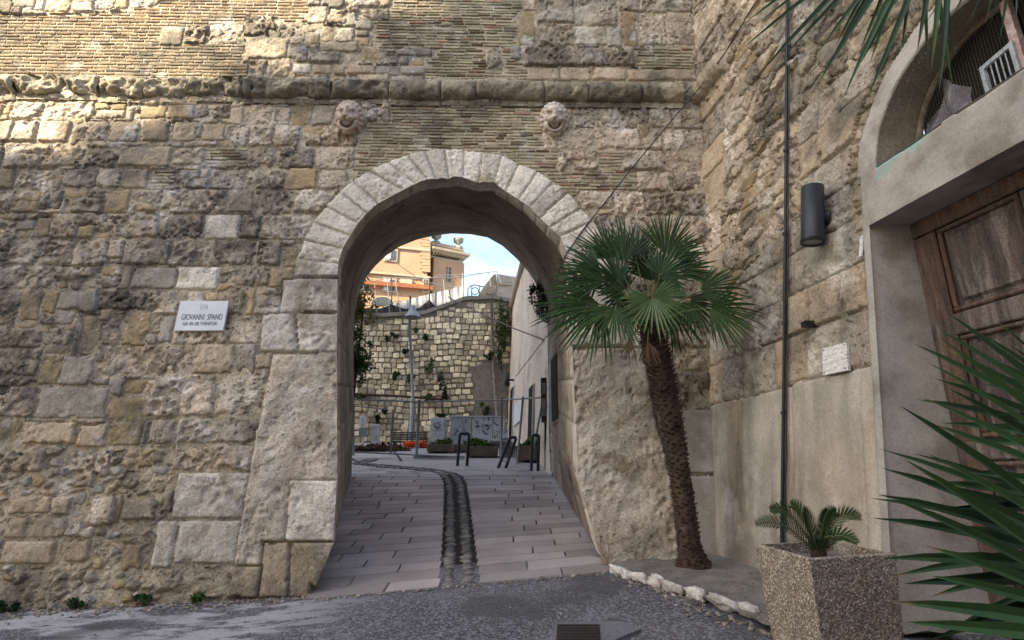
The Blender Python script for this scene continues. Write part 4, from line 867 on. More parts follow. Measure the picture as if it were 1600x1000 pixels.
for n, (y0, y1) in enumerate(rows):
    ym = (y0+y1)/2; cx = chan_x(ym); hw = .205
    a = wall_l(ym)-.15; b = cx-hw; x = b; off = [.62, 1.0, .45, .85][n % 4]*rnd.uniform(.9, 1.1)
    first = True
    while x > a+.02:
        L_ = off if first else rnd.uniform(.62, .92); first = False; x1 = max(a, x-L_)
        if x1-a < .15: x1 = a
        slab(x1, x, y0, y1, 0); x = x1
    a = cx+hw; b = wall_r(ym)+.12+(.12 if n < 2 else 0); x = a; first = True; off = [.95, .55, 1.15, .75][n % 4]*rnd.uniform(.9, 1.1)
    while x < b-.02:
        L_ = off if first else rnd.uniform(.62, .92); first = False; x1 = min(b, x+L_)
        if b-x1 < .15: x1 = b
        slab(x, x1, y0, y1, 1); x = x1
# cobbled channel
M_COB = material('dark_channel_cobbles', (.14, .125, .11), (.065, .06, .055), spot=(.25, .22, .18), bump=.5, bdist=.004, tonek=1.3, ns=6, rough=.4, spec=.6)
ch = thing('drainage_channel', None, None, (-.6, 6.3, .5)); tag(ch, kind='structure')
y = 6.27; cnt = 0; sm = MB()
while y < 14.6:
    cx = chan_x(y); dx = (chan_x(y+.05)-cx)/.05; ang = math.atan(dx); X = Vector((math.cos(ang), -math.sin(ang)*-1 if 0 else math.sin(ang)*1, 0)); 
    T = Vector((dx, 1, 0)).normalized(); X = Vector((T.y, -T.x, 0)); th = .021
    for i in (-1, 1):
        for part_ in ((.10,),):
            o_ = .1*i; p = Vector((cx, y, 0))+X*o_; gz = ground(p.x, p.y); t_ = th*rnd.uniform(.55, .9); w_ = rnd.uniform(.060, .096); p += X*rnd.uniform(-.012, .012); ti = rnd.uniform(-.16, .16); Xr = (X+T*ti).normalized(); Tr = Vector((-Xr.y, Xr.x, 0))
            mb = MB() if cnt < 290 and y < 11 else sm
            mb.blob(Vector((p.x+rnd.uniform(-.006, .006), p.y, gz-.026+rnd.uniform(-.004, .004)+(.004 if y > 11 else 0)+(.012 if y > 11.55 else 0))), (w_, t_, .032), 1, .10, (Xr+Vector((0, 0, .10*i)), Tr, Vector((0, 0, 1))), seed=cnt)
            if mb is not sm: mb.build('cobble', M_COB, ch, True); 
            cnt += 1
    y += .0385*T.y*rnd.uniform(.92, 1.1)
if sm.v: tag(sm.build('small_cobbles', M_COB, ch, True), kind='stuff')
# plaza joints (narrow recess-coloured strips of stone between the big plaza slabs)
mb = MB(); M_JOINT = material('dark_paving_joint', (.06, .06, .062), bump=0, tonek=0)
for x0, y0, x1, y1 in ((-3.6, 13.4, -7.0, 21), (-2.8, 14.2, -5.2, 23.5), (-4.6, 13.5, -9.5, 19)):
    n = 14; P = [Vector((x0+(x1-x0)*t/n, y0+(y1-y0)*t/n, 0)) for t in range(n+1)]; d = Vector((y1-y0, -(x1-x0), 0)).normalized()*.035
    A = [p-d for p in P]; Bq = [p+d for p in P]
    for q in A+Bq: q.z = ground(q.x, q.y)+.012
    strip(mb, A, Bq)
for y0 in (15.2, 17.4, 19.8):
    P = [Vector((x, y0+.05*x, 0)) for x in np.linspace(-9, 1, 20)]; A = [Vector((p.x, p.y-.03, ground(p.x, p.y-.03)+.013)) for p in P]; Bq = [Vector((p.x, p.y+.03, ground(p.x, p.y+.03)+.013)) for p in P]; strip(mb, A, Bq)
tag(mb.build('paving_joints', M_JOINT), kind='structure')
# drain grate and concrete collar
M_CONC = material('grey_concrete_patch', (.15, .15, .16), (.11, .11, .12), bump=.3, bdist=.004, tonek=0)
mb = MB(); P = [gplane(*p) for p in ((864, 973), (935, 972), (975, 974), (1002, 985), (975, 996), (945, 1010), (862, 1012))]
mb.prism([p+Vector((0, 0, -.01)) for p in P], (0, 0, .022)); 
gr = thing('drain_grate', 'rectangular iron drain cover set in a grey concrete patch at the bottom of the picture', 'drain cover', gplane(903, 990))
mb.build('concrete_collar', M_CONC, gr)
a, b, c, d = [gplane(*p) for p in ((871, 979), (937, 979), (939, 1020), (868, 1020))]
M_IRON = material('rusty_cast_iron', (.055, .048, .045), (.04, .035, .032), bump=.2, tonek=.2, rough=.55, metal=.3)
MB().prism([p+Vector((0, 0, .012)) for p in (a, b, c, d)], (0, 0, .006)).build('iron_plate', M_IRON, gr)
mb = MB()
for i in range(22):
    for j in range(9):
        u = (i+.5)/22; v = (j+.5)/9; p = a.lerp(b, u).lerp(d.lerp(c, u), v); mb.box(p+Vector((0, 0, .021)), (.0075, .010, .003))
tag(mb.build('raised_studs', M_IRON, gr), kind='stuff')
# soil bed with its edging stones
M_SOIL = material('dry_soil', (.20, .185, .16), (.13, .12, .105), bump=.9, bdist=.012, tonek=0, ns=5, fine=60, finek=.5)
bed = [gplane(*p) for p in ((950, 872), (966, 888), (1000, 905), (1040, 918), (1075, 932), (1110, 948), (1160, 965), (1200, 985))]
def bed_h(x, y): return ground(x, y)+.03
bp = [Vector((p.x, p.y, bed_h(p.x, p.y))) for p in bed]+[Vector((2.95, 3.9, bed_h(2.5, 3.9)+.03)), Vector((2.75, 5.2, bed_h(2.5, 5.2)+.03)), Vector((2.5, 6.9, .78)), Vector((.9, 6.8, .70))]
bm = bmesh.new(); vs = [bm.verts.new(p) for p in bp]; bm.faces.new(vs); bmesh.ops.triangulate(bm, faces=bm.faces[:]); bmesh.ops.subdivide_edges(bm, edges=bm.edges[:], cuts=9, use_grid_fill=True)
for v in bm.verts: v.co.z += .012*math.sin(v.co.x*9+v.co.y*5)+.01*math.sin(v.co.x*23-v.co.y*17)
tag(mesh('soil_bed', [tuple(v.co) for v in bm.verts], [tuple(x.index for x in f.verts) for f in bm.faces], M_SOIL, None, True), kind='structure'); bm.free()
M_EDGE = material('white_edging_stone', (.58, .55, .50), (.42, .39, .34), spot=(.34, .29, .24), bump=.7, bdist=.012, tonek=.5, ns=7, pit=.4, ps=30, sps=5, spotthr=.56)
ed = [(968, 892, 20, 'narrow white edging stone nearest the arch'), (982, 899, 11, 'thin dark-sided edging stone second from the arch'), (1000, 903, 22, 'third white edging stone from the arch'), (1024, 909, 24, 'fourth edging stone from the arch, rough and ribbed'), (1054, 920, 30, 'white edging stone in front of the palm trunk'), (1091, 930, 32, 'pitted white edging stone right of the palm trunk'), (1133, 945, 50, 'longest pale edging stone of the soil bed'), (1176, 957, 34, 'brightest white edging stone beside the planter')]
for k, (x, y, w, lb) in enumerate(ed):
    p = gplane(x, y+6); q = gplane(x+w*.5, y+6+w*.2); q0 = gplane(x-w*.5, y+6-w*.2); T = (q-q0).normalized(); T.z = 0; T.normalize(); L_ = (q-q0).length*.5
    o = MB().blob(p+Vector((0, .03, .035)), (L_*.96, .045, .05), 3, .15, (T, Vector((-T.y, T.x, 0)), Vector((0, 0, 1))), seed=k+40).build('edging_stone', M_EDGE, None, True); tag(o, lb, 'stone', 'white stones edging the soil bed')

# ---------------------------------------------------------------- leaves and palms
M_LEAF = material('palm_leaf', (.036, .076, .018), (.018, .044, .013), bump=.15, bdist=.002, tonek=.9, ns=5, finek=.35, leaf=True, streak=(9, 9, 9), rough=.5, spec=.2)
M_LEAF2 = material('bluish_palm_leaf', (.036, .078, .026), (.020, .048, .018), bump=.15, bdist=.002, tonek=.8, ns=5, finek=.35, leaf=True, streak=(9, 9, 9), rough=.48, spec=.22)
M_LEAF3 = material('young_palm_leaf', (.055, .105, .022), (.035, .075, .018), bump=.15, bdist=.002, tonek=.5, ns=5, finek=.15, rough=.45, spec=.5)
M_STALK = material('leaf_stalk', (.13, .15, .06), (.09, .1, .045), bump=.2, tonek=.3)
M_TRUNK = material('palm_trunk_fibre', (.085, .055, .035), (.045, .03, .022), spot=(.13, .10, .075), bump=.8, bdist=.015, tonek=1.0, ns=9, sps=6)
for m in (M_LEAF, M_LEAF2, M_LEAF3):
    b = m.node_tree.nodes['Principled BSDF']; b.inputs['Transmission Weight'].default_value = 0; b.inputs['Subsurface Weight'].default_value = 0
def fan(parent, hub, dirv, nrm, R, spread, n, mat, droop=.12, w=.022, rnd=random, cup=.12, start=.05, split=.38, stalk=None, lenfall=.5, name='frond'):
    D = Vector(dirv).normalized(); Nn = Vector(nrm); Nn = (Nn-D*Nn.dot(D)).normalized(); S = Nn.cross(D).normalized(); mb = MB(); mx_ = R_(spread)/2
    st = (0, .2, split, .62, .85, 1.0); wd = (.15, .55, 1.0, .95, .55, .03)
    for i in range(n):
        a = -mx_+2*mx_*(i+.5)/n+rnd.uniform(-.3, .3)*mx_/n; L_ = R*(1-lenfall*(abs(a)/math.pi)**1.2)*rnd.uniform(.82, 1.08); d = D*math.cos(a)+S*math.sin(a)
        side_ = (S*math.cos(a)-D*math.sin(a)); V = []; dr = droop*rnd.uniform(.5, 1.6); tw = rnd.uniform(-.25, .25); bend = rnd.uniform(-.05, .05)
        W_ = min(w, R*split*2*mx_/n*.55)
        for t, q in zip(st, wd):
            p = hub+d*(L_*t+R*start)+Nn*(cup*R*(t*.6)*(1-math.cos(a)*.3)-cup*R*t*t*.6)+Vector((0, 0, -1))*(dr*L_*t**2.4)+side_*bend*L_*t*t
            ss = (side_*math.cos(tw*t)+Nn*math.sin(tw*t)); hw = W_*q
            V += [p-ss*hw+Nn*hw*.55, p, p+ss*hw+Nn*hw*.55]
        Fc = []
        for k in range(len(st)-1): b = 3*k; Fc += [(b, b+1, b+4, b+3), (b+1, b+2, b+5, b+4)]
        tn = rnd.random(); dry = 2.2*rnd.random() if rnd.random() < .6 else 0; mb.add(V, Fc, tn); mb.t[-3:] = [tn+dry]*3
    o = mb.build(name, mat, parent)
    if stalk is not None:
        p0, bendv = Vector(stalk), Vector((0, 0, .06)); P = [p0.lerp(hub, t)+bendv*math.sin(math.pi*t) for t in (0, .25, .5, .75, 1)]; P.append(hub+D*R*.1)
        MB().tube(P, [.014, .011, .009, .008, .007, .003], 5).build('leaf_stalk', M_STALK, o)
    return o
def trunk(parent, pts, radii, seed, nscale, sc=1.):
    rnd = random.Random(seed); pts = [Vector(p) for p in pts]
    o = MB().tube(pts, radii, 14, .5).build('trunk', M_TRUNK, parent, True); mb = MB()
    for k in range(nscale):
        t = (k+.5)/nscale*(len(pts)-1); i = min(int(t), len(pts)-2); f = t-i; c = pts[i].lerp(pts[i+1], f); r = radii[i]*(1-f)+radii[i+1]*f; ax = (pts[i+1]-pts[i]).normalized()
        a = k*2.39996+rnd.uniform(-.2, .2); s1 = ax.cross(Vector((0, 1, 0))).normalized(); s2 = ax.cross(s1); rd = s1*math.cos(a)+s2*math.sin(a); tn = ax.cross(rd)
        big = .55+.75*(k/nscale)**1.5; l = .062*sc*big*rnd.uniform(.7, 1.2); wv = .034*sc*rnd.uniform(.8, 1.3)
        up = (ax*(.1+.95*rnd.random())+rd*(.85 if k < nscale*.75 else 1.0)).normalized(); b0 = c+rd*(r*.9)
        V = [b0-tn*wv, b0+tn*wv, b0+ax*.02, b0+up*l-tn*wv*.45, b0+up*l+tn*wv*.45, b0+up*l*1.05+ax*.012]
        mb.add(V, [(0, 1, 4, 3), (0, 3, 5, 2), (1, 2, 5, 4), (3, 4, 5), (0, 2, 1)])
    tag(mb.build('leaf_bases', M_TRUNK, parent), kind='stuff'); return o
# the leaning fan palm
rnd = random.Random(5); PD = 5.95
tp = [(1085, 905), (1083, 885), (1078, 855), (1070, 790), (1060, 725), (1050, 660), (1038, 600), (1026, 548), (1016, 505)]; tr = [.225, .17, .13, .120, .122, .130, .142, .155, .14]
TPp = [at(x, y, PD+.12-.15*i/8) for i, (x, y) in enumerate(tp)]; TPp[0].z = ground(TPp[0].x, TPp[0].y)
palm = thing('fan_palm', 'leaning fan palm with shaggy brown trunk growing in the soil bed right of the arch', 'palm tree', TPp[0])
trunk(palm, TPp, [r*.84 for r in tr], 3, 760, .8)
top = TPp[-1]+Vector((0, 0, -.05))
def pf(hx, hy, depth, ang, Rpx, spread, n, mat, toward=0., droop=.12, nz=.3, w=.017, parent=palm, org=None, face=-1, **k):
    hub = at(hx, hy, depth); R = Rpx/ (F/ (depth*math.cos(PITCH)+(hub.z-CAMH)*math.sin(PITCH))); a = R_(ang)
    D = Vector((math.cos(a), -toward, math.sin(a))); Nn = Vector((.15*math.sin(a), face, nz)); 
    return fan(parent, hub, D, Nn, R*(.95 if parent is palm else 1), spread, n if parent is not palm else int(n*.8), mat, droop, w, rnd, stalk=org if org is not None else top, **k)
FR = [ # hub x, y, depth, angle, length, spread, blades, material, toward camera, droop
 (948, 425, 5.7, 172, 82, 150, 30, M_LEAF2, .15, .10), (950, 478, 5.5, 203, 112, 140, 34, M_LEAF, .25, .12), (965, 405, 6.0, 120, 72, 130, 26, M_LEAF, 0, .0), (985, 410, 5.9, 101, 78, 120, 26, M_LEAF, .0, .0),
 (1003, 405, 6.05, 88, 72, 120, 26, M_LEAF2, -.1, .0), (1048, 398, 5.85, 68, 78, 130, 30, M_LEAF, .1, .0), (1062, 405, 6.1, 48, 62, 120, 24, M_LEAF, 0, .02), (1028, 465, 5.35, 282, 70, 270, 40, M_LEAF3, .35, .08),
 (1103, 455, 5.8, 3, 88, 130, 28, M_LEAF, .1, .10), (1117, 482, 5.6, -22, 90, 150, 32, M_LEAF, .25, .16), (1070, 425, 6.1, 22, 78, 120, 26, M_LEAF, -.1, .05), (972, 480, 5.4, 245, 72, 150, 28, M_LEAF, .3, .15),
 (935, 452, 5.9, 186, 78, 120, 24, M_LEAF, 0, .10), (1085, 470, 5.9, -45, 68, 150, 24, M_LEAF, .1, .2), (1030, 440, 6.2, 60, 60, 200, 26, M_LEAF, .0, .0), (985, 455, 6.2, 150, 60, 200, 26, M_LEAF, 0, .05),
 (1000, 465, 6.2, 265, 55, 200, 22, M_LEAF, 0, .1), (1055, 480, 6.1, 300, 62, 160, 24, M_LEAF, .1, .2), (918, 470, 6.0, 215, 60, 110, 18, M_LEAF, 0, .15), (1020, 420, 6.3, 90, 50, 220, 26, M_LEAF, 0, 0.),
 (955, 440, 5.5, 160, 78, 110, 22, M_LEAF, .2, .06), (1040, 430, 5.6, 40, 60, 200, 26, M_LEAF2, .3, .05), (975, 440, 5.6, 130, 62, 180, 24, M_LEAF2, .3, .05)]
for q in FR: q = (q[0]-9,)+q[1:4]+(q[4]*(.92 if q[0] > 1060 else 1.04),)+q[5:]; pf(*q[:9], droop=q[9])
M_DEAD = material('dead_palm_leaf', (.17, .12, .065), (.11, .075, .045), bump=.15, bdist=.002, tonek=.8, ns=5)
for q in ((985, 528, 5.95, 262, 32, 60, 9, M_DEAD, .0, .3), (1052, 522, 6.1, 285, 34, 50, 8, M_DEAD, .0, .3), (1012, 535, 5.75, 272, 34, 90, 10, M_DEAD, .2, .3)): pf(*q[:9], droop=q[9], name='dead_frond')
# broad-leaved palm at the right edge (lower), its trunk just outside the picture
pr = thing('low_fan_palm', 'low fan palm whose long dark green blades reach in from the lower right corner', 'palm tree', (2.25, 1.35, ground(2.25, 1.35)))
trunk(pr, [(2.25, 1.35, ground(2.25, 1.35)), (2.22, 1.37, .6), (2.2, 1.4, .95)], [.12, .11, .1], 9, 120, 1)
o2 = Vector((2.2, 1.4, .95))
def pf2(hx, hy, depth, ang, Rpx, spread, n, mat, toward, droop, w): pf(hx, hy, depth, ang, Rpx, spread, n, mat, toward, droop, w=w, parent=pr, org=o2, split=.34, start=.02, lenfall=.15, cup=.05)
for q in [(1790, 800, 1.62, 157, 370, 62, 9, M_LEAF, .12, .04, .021), (1770, 905, 1.5, 163, 410, 66, 9, M_LEAF, .12, .05, .022), (1740, 700, 1.85, 152, 300, 60, 8, M_LEAF2, .0, .03, .019), (1820, 1010, 1.42, 163, 460, 60, 8, M_LEAF, .1, .04, .022), (1800, 860, 1.95, 170, 400, 50, 8, M_LEAF2, 0., .06, .017), (1700, 640, 2.0, 150, 170, 80, 9, M_LEAF, 0., .02, .016)]: pf2(*q)
# tall palm whose fronds hang into the top right corner
pt = thing('tall_fan_palm', 'tall fan palm whose dark fronds hang into the top right corner', 'palm tree', (2.95, 1.25, ground(2.9, 1.25)))
trunk(pt, [(2.75, 1.2, ground(2.75, 1.2)), (2.74, 1.25, 1.2), (2.72, 1.35, 2.6), (2.7, 1.5, 3.9)], [.15, .12, .12, .13], 10, 260, 1)
o3 = Vector((2.7, 1.5, 3.9))
for q in [(1480, -165, 2.35, 230, 440, 50, 14, M_LEAF, .05, .02, .017), (1440, -150, 2.45, 250, 320, 40, 8, M_LEAF, .0, .03, .013), (1607, -228, 2.2, 243, 345, 24, 8, M_LEAF2, .05, .03, .016), (1590, -150, 2.5, 238, 260, 30, 7, M_LEAF, 0., .05, .010)]:
    pf(*q[:8], q[8], q[9], w=q[10], parent=pt, org=o3, split=.3, start=.0, lenfall=.1, cup=.05)

# concrete planter with its little cycad
M_AGG = material('exposed_aggregate', (.34, .30, .25), (.25, .215, .175), bump=.9, bdist=.008, tonek=0, ns=3, fine=70, finek=.5)
def agg(m):
    t = m.node_tree; N = t.nodes; Lk = t.links.new; bs = N['Principled BSDF']; src = bs.inputs['Base Color'].links[0].from_socket; g = N.new('ShaderNodeNewGeometry')
    v = N.new('ShaderNodeTexVoronoi'); v.inputs['Scale'].default_value = 100; Lk(g.outputs['Position'], v.inputs['Vector']); cr = N.new('ShaderNodeValToRGB'); sp = N.new('ShaderNodeSeparateColor'); Lk(v.outputs['Color'], sp.inputs[0]); Lk(sp.outputs[0], cr.inputs[0])
    e = cr.color_ramp.elements; e[0].position = 0; e[0].color = (.09, .07, .055, 1); e[1].position = 1; e[1].color = (.80, .72, .6, 1)
    for p, c in ((.3, (.2, .16, .12, 1)), (.55, (.34, .25, .17, 1)), (.8, (.52, .45, .37, 1))): q = e.new(p); q.color = c
    mr = N.new('ShaderNodeMapRange'); Lk(v.outputs['Distance'], mr.inputs['Value']); mr.inputs['From Min'].default_value = .45; mr.inputs['From Max'].default_value = .62; mr.inputs['To Min'].default_value = 1; mr.inputs['To Max'].default_value = .15
    mx = N.new('ShaderNodeMix'); mx.data_type = 'RGBA'; Lk(mr.outputs[0], mx.inputs['Factor']); Lk(src, mx.inputs['A']); Lk(cr.outputs[0], mx.inputs['B']); Lk(mx.outputs['Result'], bs.inputs['Base Color'])
    b = [n for n in N if n.type == 'BUMP'][0]; old = b.inputs['Height'].links[0].from_socket; s = N.new('ShaderNodeMath'); s.operation = 'SUBTRACT'; Lk(old, s.inputs[0]); Lk(v.outputs['Distance'], s.inputs[1]); Lk(s.outputs[0], b.inputs['Height'])
agg(M_AGG)
C4 = [Vector((1.54, 3.70)), Vector((1.572, 3.106)), Vector((2.153, 3.289)), Vector((2.121, 3.883))]; ztop = CAMH-.45; cc = sum(C4, Vector((0, 0)))/4; gb = ground(cc.x, cc.y)+.0
pl = thing('concrete_planter', 'square tapering planter of brown exposed aggregate concrete at the foot of the side wall', 'planter', (cc.x, cc.y, gb))
def sq(s, z): return [Vector((cc.x+(c.x-cc.x)*s, cc.y+(c.y-cc.y)*s, z)) for c in C4]
V = sq(.84, gb-.06)+sq(1, ztop-.006)+sq(.985, ztop)+sq(.90, ztop)+sq(.88, ztop-.075); mb = MB()
mb.add(V, [(a+i, a+(i+1) % 4, a+4+(i+1) % 4, a+4+i) for a in (0, 4, 8, 12) for i in range(4)]); mb.build('body', M_AGG, pl)
mb = MB(); mb.add(sq(.895, ztop-.06), [(0, 1, 2, 3)]); mb.build('soil', M_SOIL, pl)
cy = thing('cycad', 'small dark green cycad with seven feathery fronds growing in the aggregate planter', 'plant', (cc.x-.05, cc.y+.05, ztop-.06))
cb = at(1279, 868, cc.y+.02); cb.z = ztop-.05
MB().blob(cb, (.04, .04, .05), 2, .1, tone=.3).build('stem', M_TRUNK, cy)
for k, (tx, ty, dd, lift) in enumerate([(1180, 819, -.05, .10), (1203, 797, .0, .12), (1236, 790, .05, .10), (1255, 797, -.08, .06), (1294, 798, -.05, .06), (1307, 800, .06, .09), (1345, 809, .0, .13), (1340, 850, -.12, .10), (1300, 838, -.15, .05)]):
    tip = at(tx, ty, cc.y+dd); P = [cb.lerp(tip, t)+Vector((0, 0, lift*math.sin(math.pi*t)*.8)) for t in np.linspace(0, 1, 15)]; mb = MB(); rr = MB(); rr.tube(P, [.006]*8+[.004]*7, 5)
    for i in range(2, 15):
        T = (P[min(14, i+1)]-P[i-1]).normalized(); S = T.cross(Vector((.2, -1, .25))).normalized(); up = S.cross(T)
        for j in (0, .5):
            q = P[i-1].lerp(P[i], j); L_ = .085*math.sin(math.pi*min(1, .18+.80*(i+j)/15))**.6
            for s_ in (-1, 1):
                d = (S*s_*.8+T*.75+Vector((0, -.15, .25))+up*.1).normalized(); w_ = T*.0045; mb.add([q-w_, q+w_, q+d*L_*.6+w_, q+d*L_, q+d*L_*.6-w_], [(0, 1, 2, 3), (0, 3, 4)])
    o = mb.build('frond', M_LEAF, cy); rr.build('midrib', M_STALK, o)

# grit, chips and fallen leaf bits gathered along the wall foot and in the street
M_GRIT = material('pale_grit', (.34, .30, .25), (.22, .19, .16), bump=0, tonek=1.0, ns=8); M_LITTER = material('dry_litter', (.20, .13, .06), (.12, .08, .04), bump=0, tonek=1.0, ns=8)
rnd = random.Random(77); g1 = MB(); g2 = MB()
for k in range(1500):
    u = rnd.random()
    if u < .55: x = rnd.uniform(-7, -2.1); y = float(front_y(np.array(x), np.array(.5)))-.04-abs(rnd.gauss(0, .12))
    elif u < .7: x = rnd.uniform(-2.1, 1.4); y = 6.24-abs(rnd.gauss(0, .05))
    elif u < .85: t = rnd.random()*(len(bed)-1); i = int(t); q = bed[i].lerp(bed[min(i+1, len(bed)-1)], t-i); x = q.x-abs(rnd.gauss(0, .09)); y = q.y-abs(rnd.gauss(0, .06))-.03
    else: x = rnd.uniform(-5, 2); y = rnd.uniform(4, 6.3)
    s_ = rnd.uniform(.004, .014)*(1 if u < .85 else .6); z = ground(x, y)-.006
    if rnd.random() < .75: g1.box((x, y, z+s_*.4), (s_, s_*rnd.uniform(.6, 1.2), s_*.6), jit=s_*.3)
    else: a = rnd.uniform(0, 6); d = Vector((math.cos(a), math.sin(a), .2))*s_*2; e = Vector((-d.y, d.x, .3*s_))*.3; p = Vector((x, y, z+.008)); g2.add([p-d, p+e, p+d, p-e], [(0, 1, 2, 3)])
for k in range(260):   # on the soil bed
    x = rnd.uniform(1.2, 2.6); y = rnd.uniform(4.6, 6.5)
    if x < 1.0+(6.3-y)*1.0: continue
    s_ = rnd.uniform(.004, .012); p = Vector((x, y, bed_h(x, y)+.012)); a = rnd.uniform(0, 6); d = Vector((math.cos(a), math.sin(a), .2))*s_*2; e = Vector((-d.y, d.x, .3*s_))*.3; (g2 if k % 2 else g1).add([p-d, p+e, p+d, p-e], [(0, 1, 2, 3)])
tag(g1.build('street_grit', M_GRIT), 'pale grit and stone chips gathered along the wall foot and street edge', 'grit', kind='stuff'); tag(g2.build('leaf_litter', M_LITTER), 'scattered dry leaf bits along the wall foot and soil bed', 'litter', kind='stuff')

# ---------------------------------------------------------------- the little square beyond the arch
WY = 25.0
ret = thing('retaining_wall', 'high retaining wall of squared pale stones with sloping coping beyond the arch', 'wall', (-4, WY, 2.2))
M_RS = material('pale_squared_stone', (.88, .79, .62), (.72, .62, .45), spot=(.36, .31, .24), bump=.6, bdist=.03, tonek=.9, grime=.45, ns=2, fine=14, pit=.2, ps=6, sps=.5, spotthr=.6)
M_RM = material('dark_wall_mortar', (.30, .27, .22), (.20, .18, .145), bump=.4, bdist=.02, tonek=0, ns=2, fine=14)
M_RG = material('grey_weathered_render', (.27, .25, .225), (.2, .185, .165), bump=.6, bdist=.03, tonek=0, ns=1.5, fine=8)
topl = [(-14, at(540, 493, WY).z)]+[(at(x, y, WY).x, at(x, y, WY).z) for x, y in ((600, 493), (664, 489), (727, 467), (771, 465), (797, 470))]+[(2.5, at(797, 470, WY).z)]
def rtop(x): return float(np.interp(x, [p[0] for p in topl], [p[1] for p in topl]))
gx = [-14]+[at(x, 690, WY).x for x in (600, 700, 790)]+[2.5]
mb = MB(); P = [Vector((x, WY+.06, z)) for x, z in topl]; Pb = [Vector((2.5, WY+.06, .8)), Vector((-14, WY+.06, .8))]; mb.prism([p+Vector((0, -.03, 0)) for p in P+Pb], (0, .7, 0)); mb.build('wall_core', M_RM, ret)
base = []; 
for v in range(8):
    r2 = random.Random(v+50); mb = MB(); c = Vector((0, 0, 0)); V = []; n = 12
    out = [(math.copysign(abs(math.cos(2*math.pi*k/n))**.38, math.cos(2*math.pi*k/n))*r2.uniform(.82, 1.0), math.copysign(abs(math.sin(2*math.pi*k/n))**.38, math.sin(2*math.pi*k/n))*r2.uniform(.82, 1.0)) for k in range(n)]
    V = [(.5*a, .09, .5*b) for a, b in out]+[(.5*a, .012, .5*b) for a, b in out]+[(.475*a, -.014*r2.uniform(.3, 1.7), .475*b) for a, b in out]+[(.1*r2.uniform(-1, 1), -.022, .1*r2.uniform(-1, 1))]
    Fc = [(i+n*q, (i+1) % n+n*q, (i+1) % n+n*(q+1), i+n*(q+1)) for q in (0, 1) for i in range(n)]+[(2*n+i, 2*n+(i+1) % n, 3*n) for i in range(n)]
    me = bpy.data.meshes.new('stone'); me.from_pydata(V, [], Fc); me.materials.append(M_RS)
    at_ = me.attributes.new('tone', 'FLOAT', 'POINT'); at_.data.foreach_set('value', [v/7.]*len(V)); base.append(me)
z = 1.5; st = []; r2 = random.Random(8)
while z < 9.6:
    h = r2.uniform(.21, .30); x = -10.5-r2.uniform(0, .4)
    while x < -.05:
        w = r2.uniform(.20, .42)*(1.0 if z > 3 else .9)
        if z+h < rtop(x+w/2)-.12 and x+w < -.02 and z > 1.6+.0: st.append((x+w/2, z+h/2+r2.uniform(-.03, .03)+.06*math.sin(x*1.1+z*.7)+.02*math.sin(x*4+z), w, h*r2.uniform(.82, 1.12)))
        x += w+.012
    z += h+.010
def vis(s): x, y = proj(s[0], WY, s[1]); return -abs(x-680)-abs(y-580)*.3
def proj(X, Y, Z):
    Z -= CAMH; f = Y*math.cos(PITCH)+Z*math.sin(PITCH); u = -Y*math.sin(PITCH)+Z*math.cos(PITCH); return 800+F*X/f, 500-F*u/f
st.sort(key=lambda s: -vis(s)); mb = MB()
for n, (x, z, w, h) in enumerate(st):
    px, py = proj(x, WY, z); grey = px > 735 and 570 < py < 650 and r2.random() < .8
    if n < 300:
        if grey: continue
        o = bpy.data.objects.new('stone', r2.choice(base)); COL.objects.link(o); o.parent = ret; o.location = Vector((x, WY, z))-ret.location; o.scale = (w*1.0, 1, h*1.0); o.rotation_euler = (0, r2.uniform(-.03, .03), 0)
    elif not grey:
        me = r2.choice(base); mb.add([(x+v.co.x*w*1.0, WY+v.co.y, z+v.co.z*h*1.0) for v in me.vertices], [tuple(p.vertices) for p in me.polygons])
tag(mb.build('small_stones', M_RS, ret, False), kind='stuff')
mb = MB(); q = [at(x, y, WY-.03) for x, y in ((738, 575), (762, 562), (790, 570), (792, 655), (736, 655), (745, 610))]; q = [Vector((p.x, WY+.03, p.z)) for p in q]; mb.prism(q, (0, -.06, 0)); mb.build('render_patch', M_RG, ret)
mb = MB()
for a, b in zip(topl[:-1], topl[1:]):
    A = Vector((a[0], 0, a[1])); Bq = Vector((b[0], 0, b[1])); mb.prism([(a[0], WY-.14, a[1]-.09), (b[0], WY-.14, b[1]-.09), (b[0], WY-.14, b[1]+.09), (a[0], WY-.14, a[1]+.09)], (0, 1.0, 0))
mb.build('coping', M_RG, ret)
# drainpipe and ledge pipe on it
a, b = at(768, 470, WY-.15), at(779, 690, WY-.15); tag(MB().tube([a, at(770, 560, WY-.15), b], .07, 8, .5).build('drainpipe', M_RG, None, True), 'grey drainpipe down the right end of the retaining wall', 'pipe')
a, b, c = at(540, 616, WY-.2), at(625, 619, WY-.2), at(690, 624, WY-.2); M_RUSTP = material('rusted_pipe', (.10, .06, .045), bump=.2, tonek=0)
tag(MB().tube([a, b, c, at(692, 648, WY-.2)], .06, 6, .5).build('rusty_pipe', M_RUSTP, None, True), 'dark rusty pipe running along the foot of the retaining wall', 'pipe')

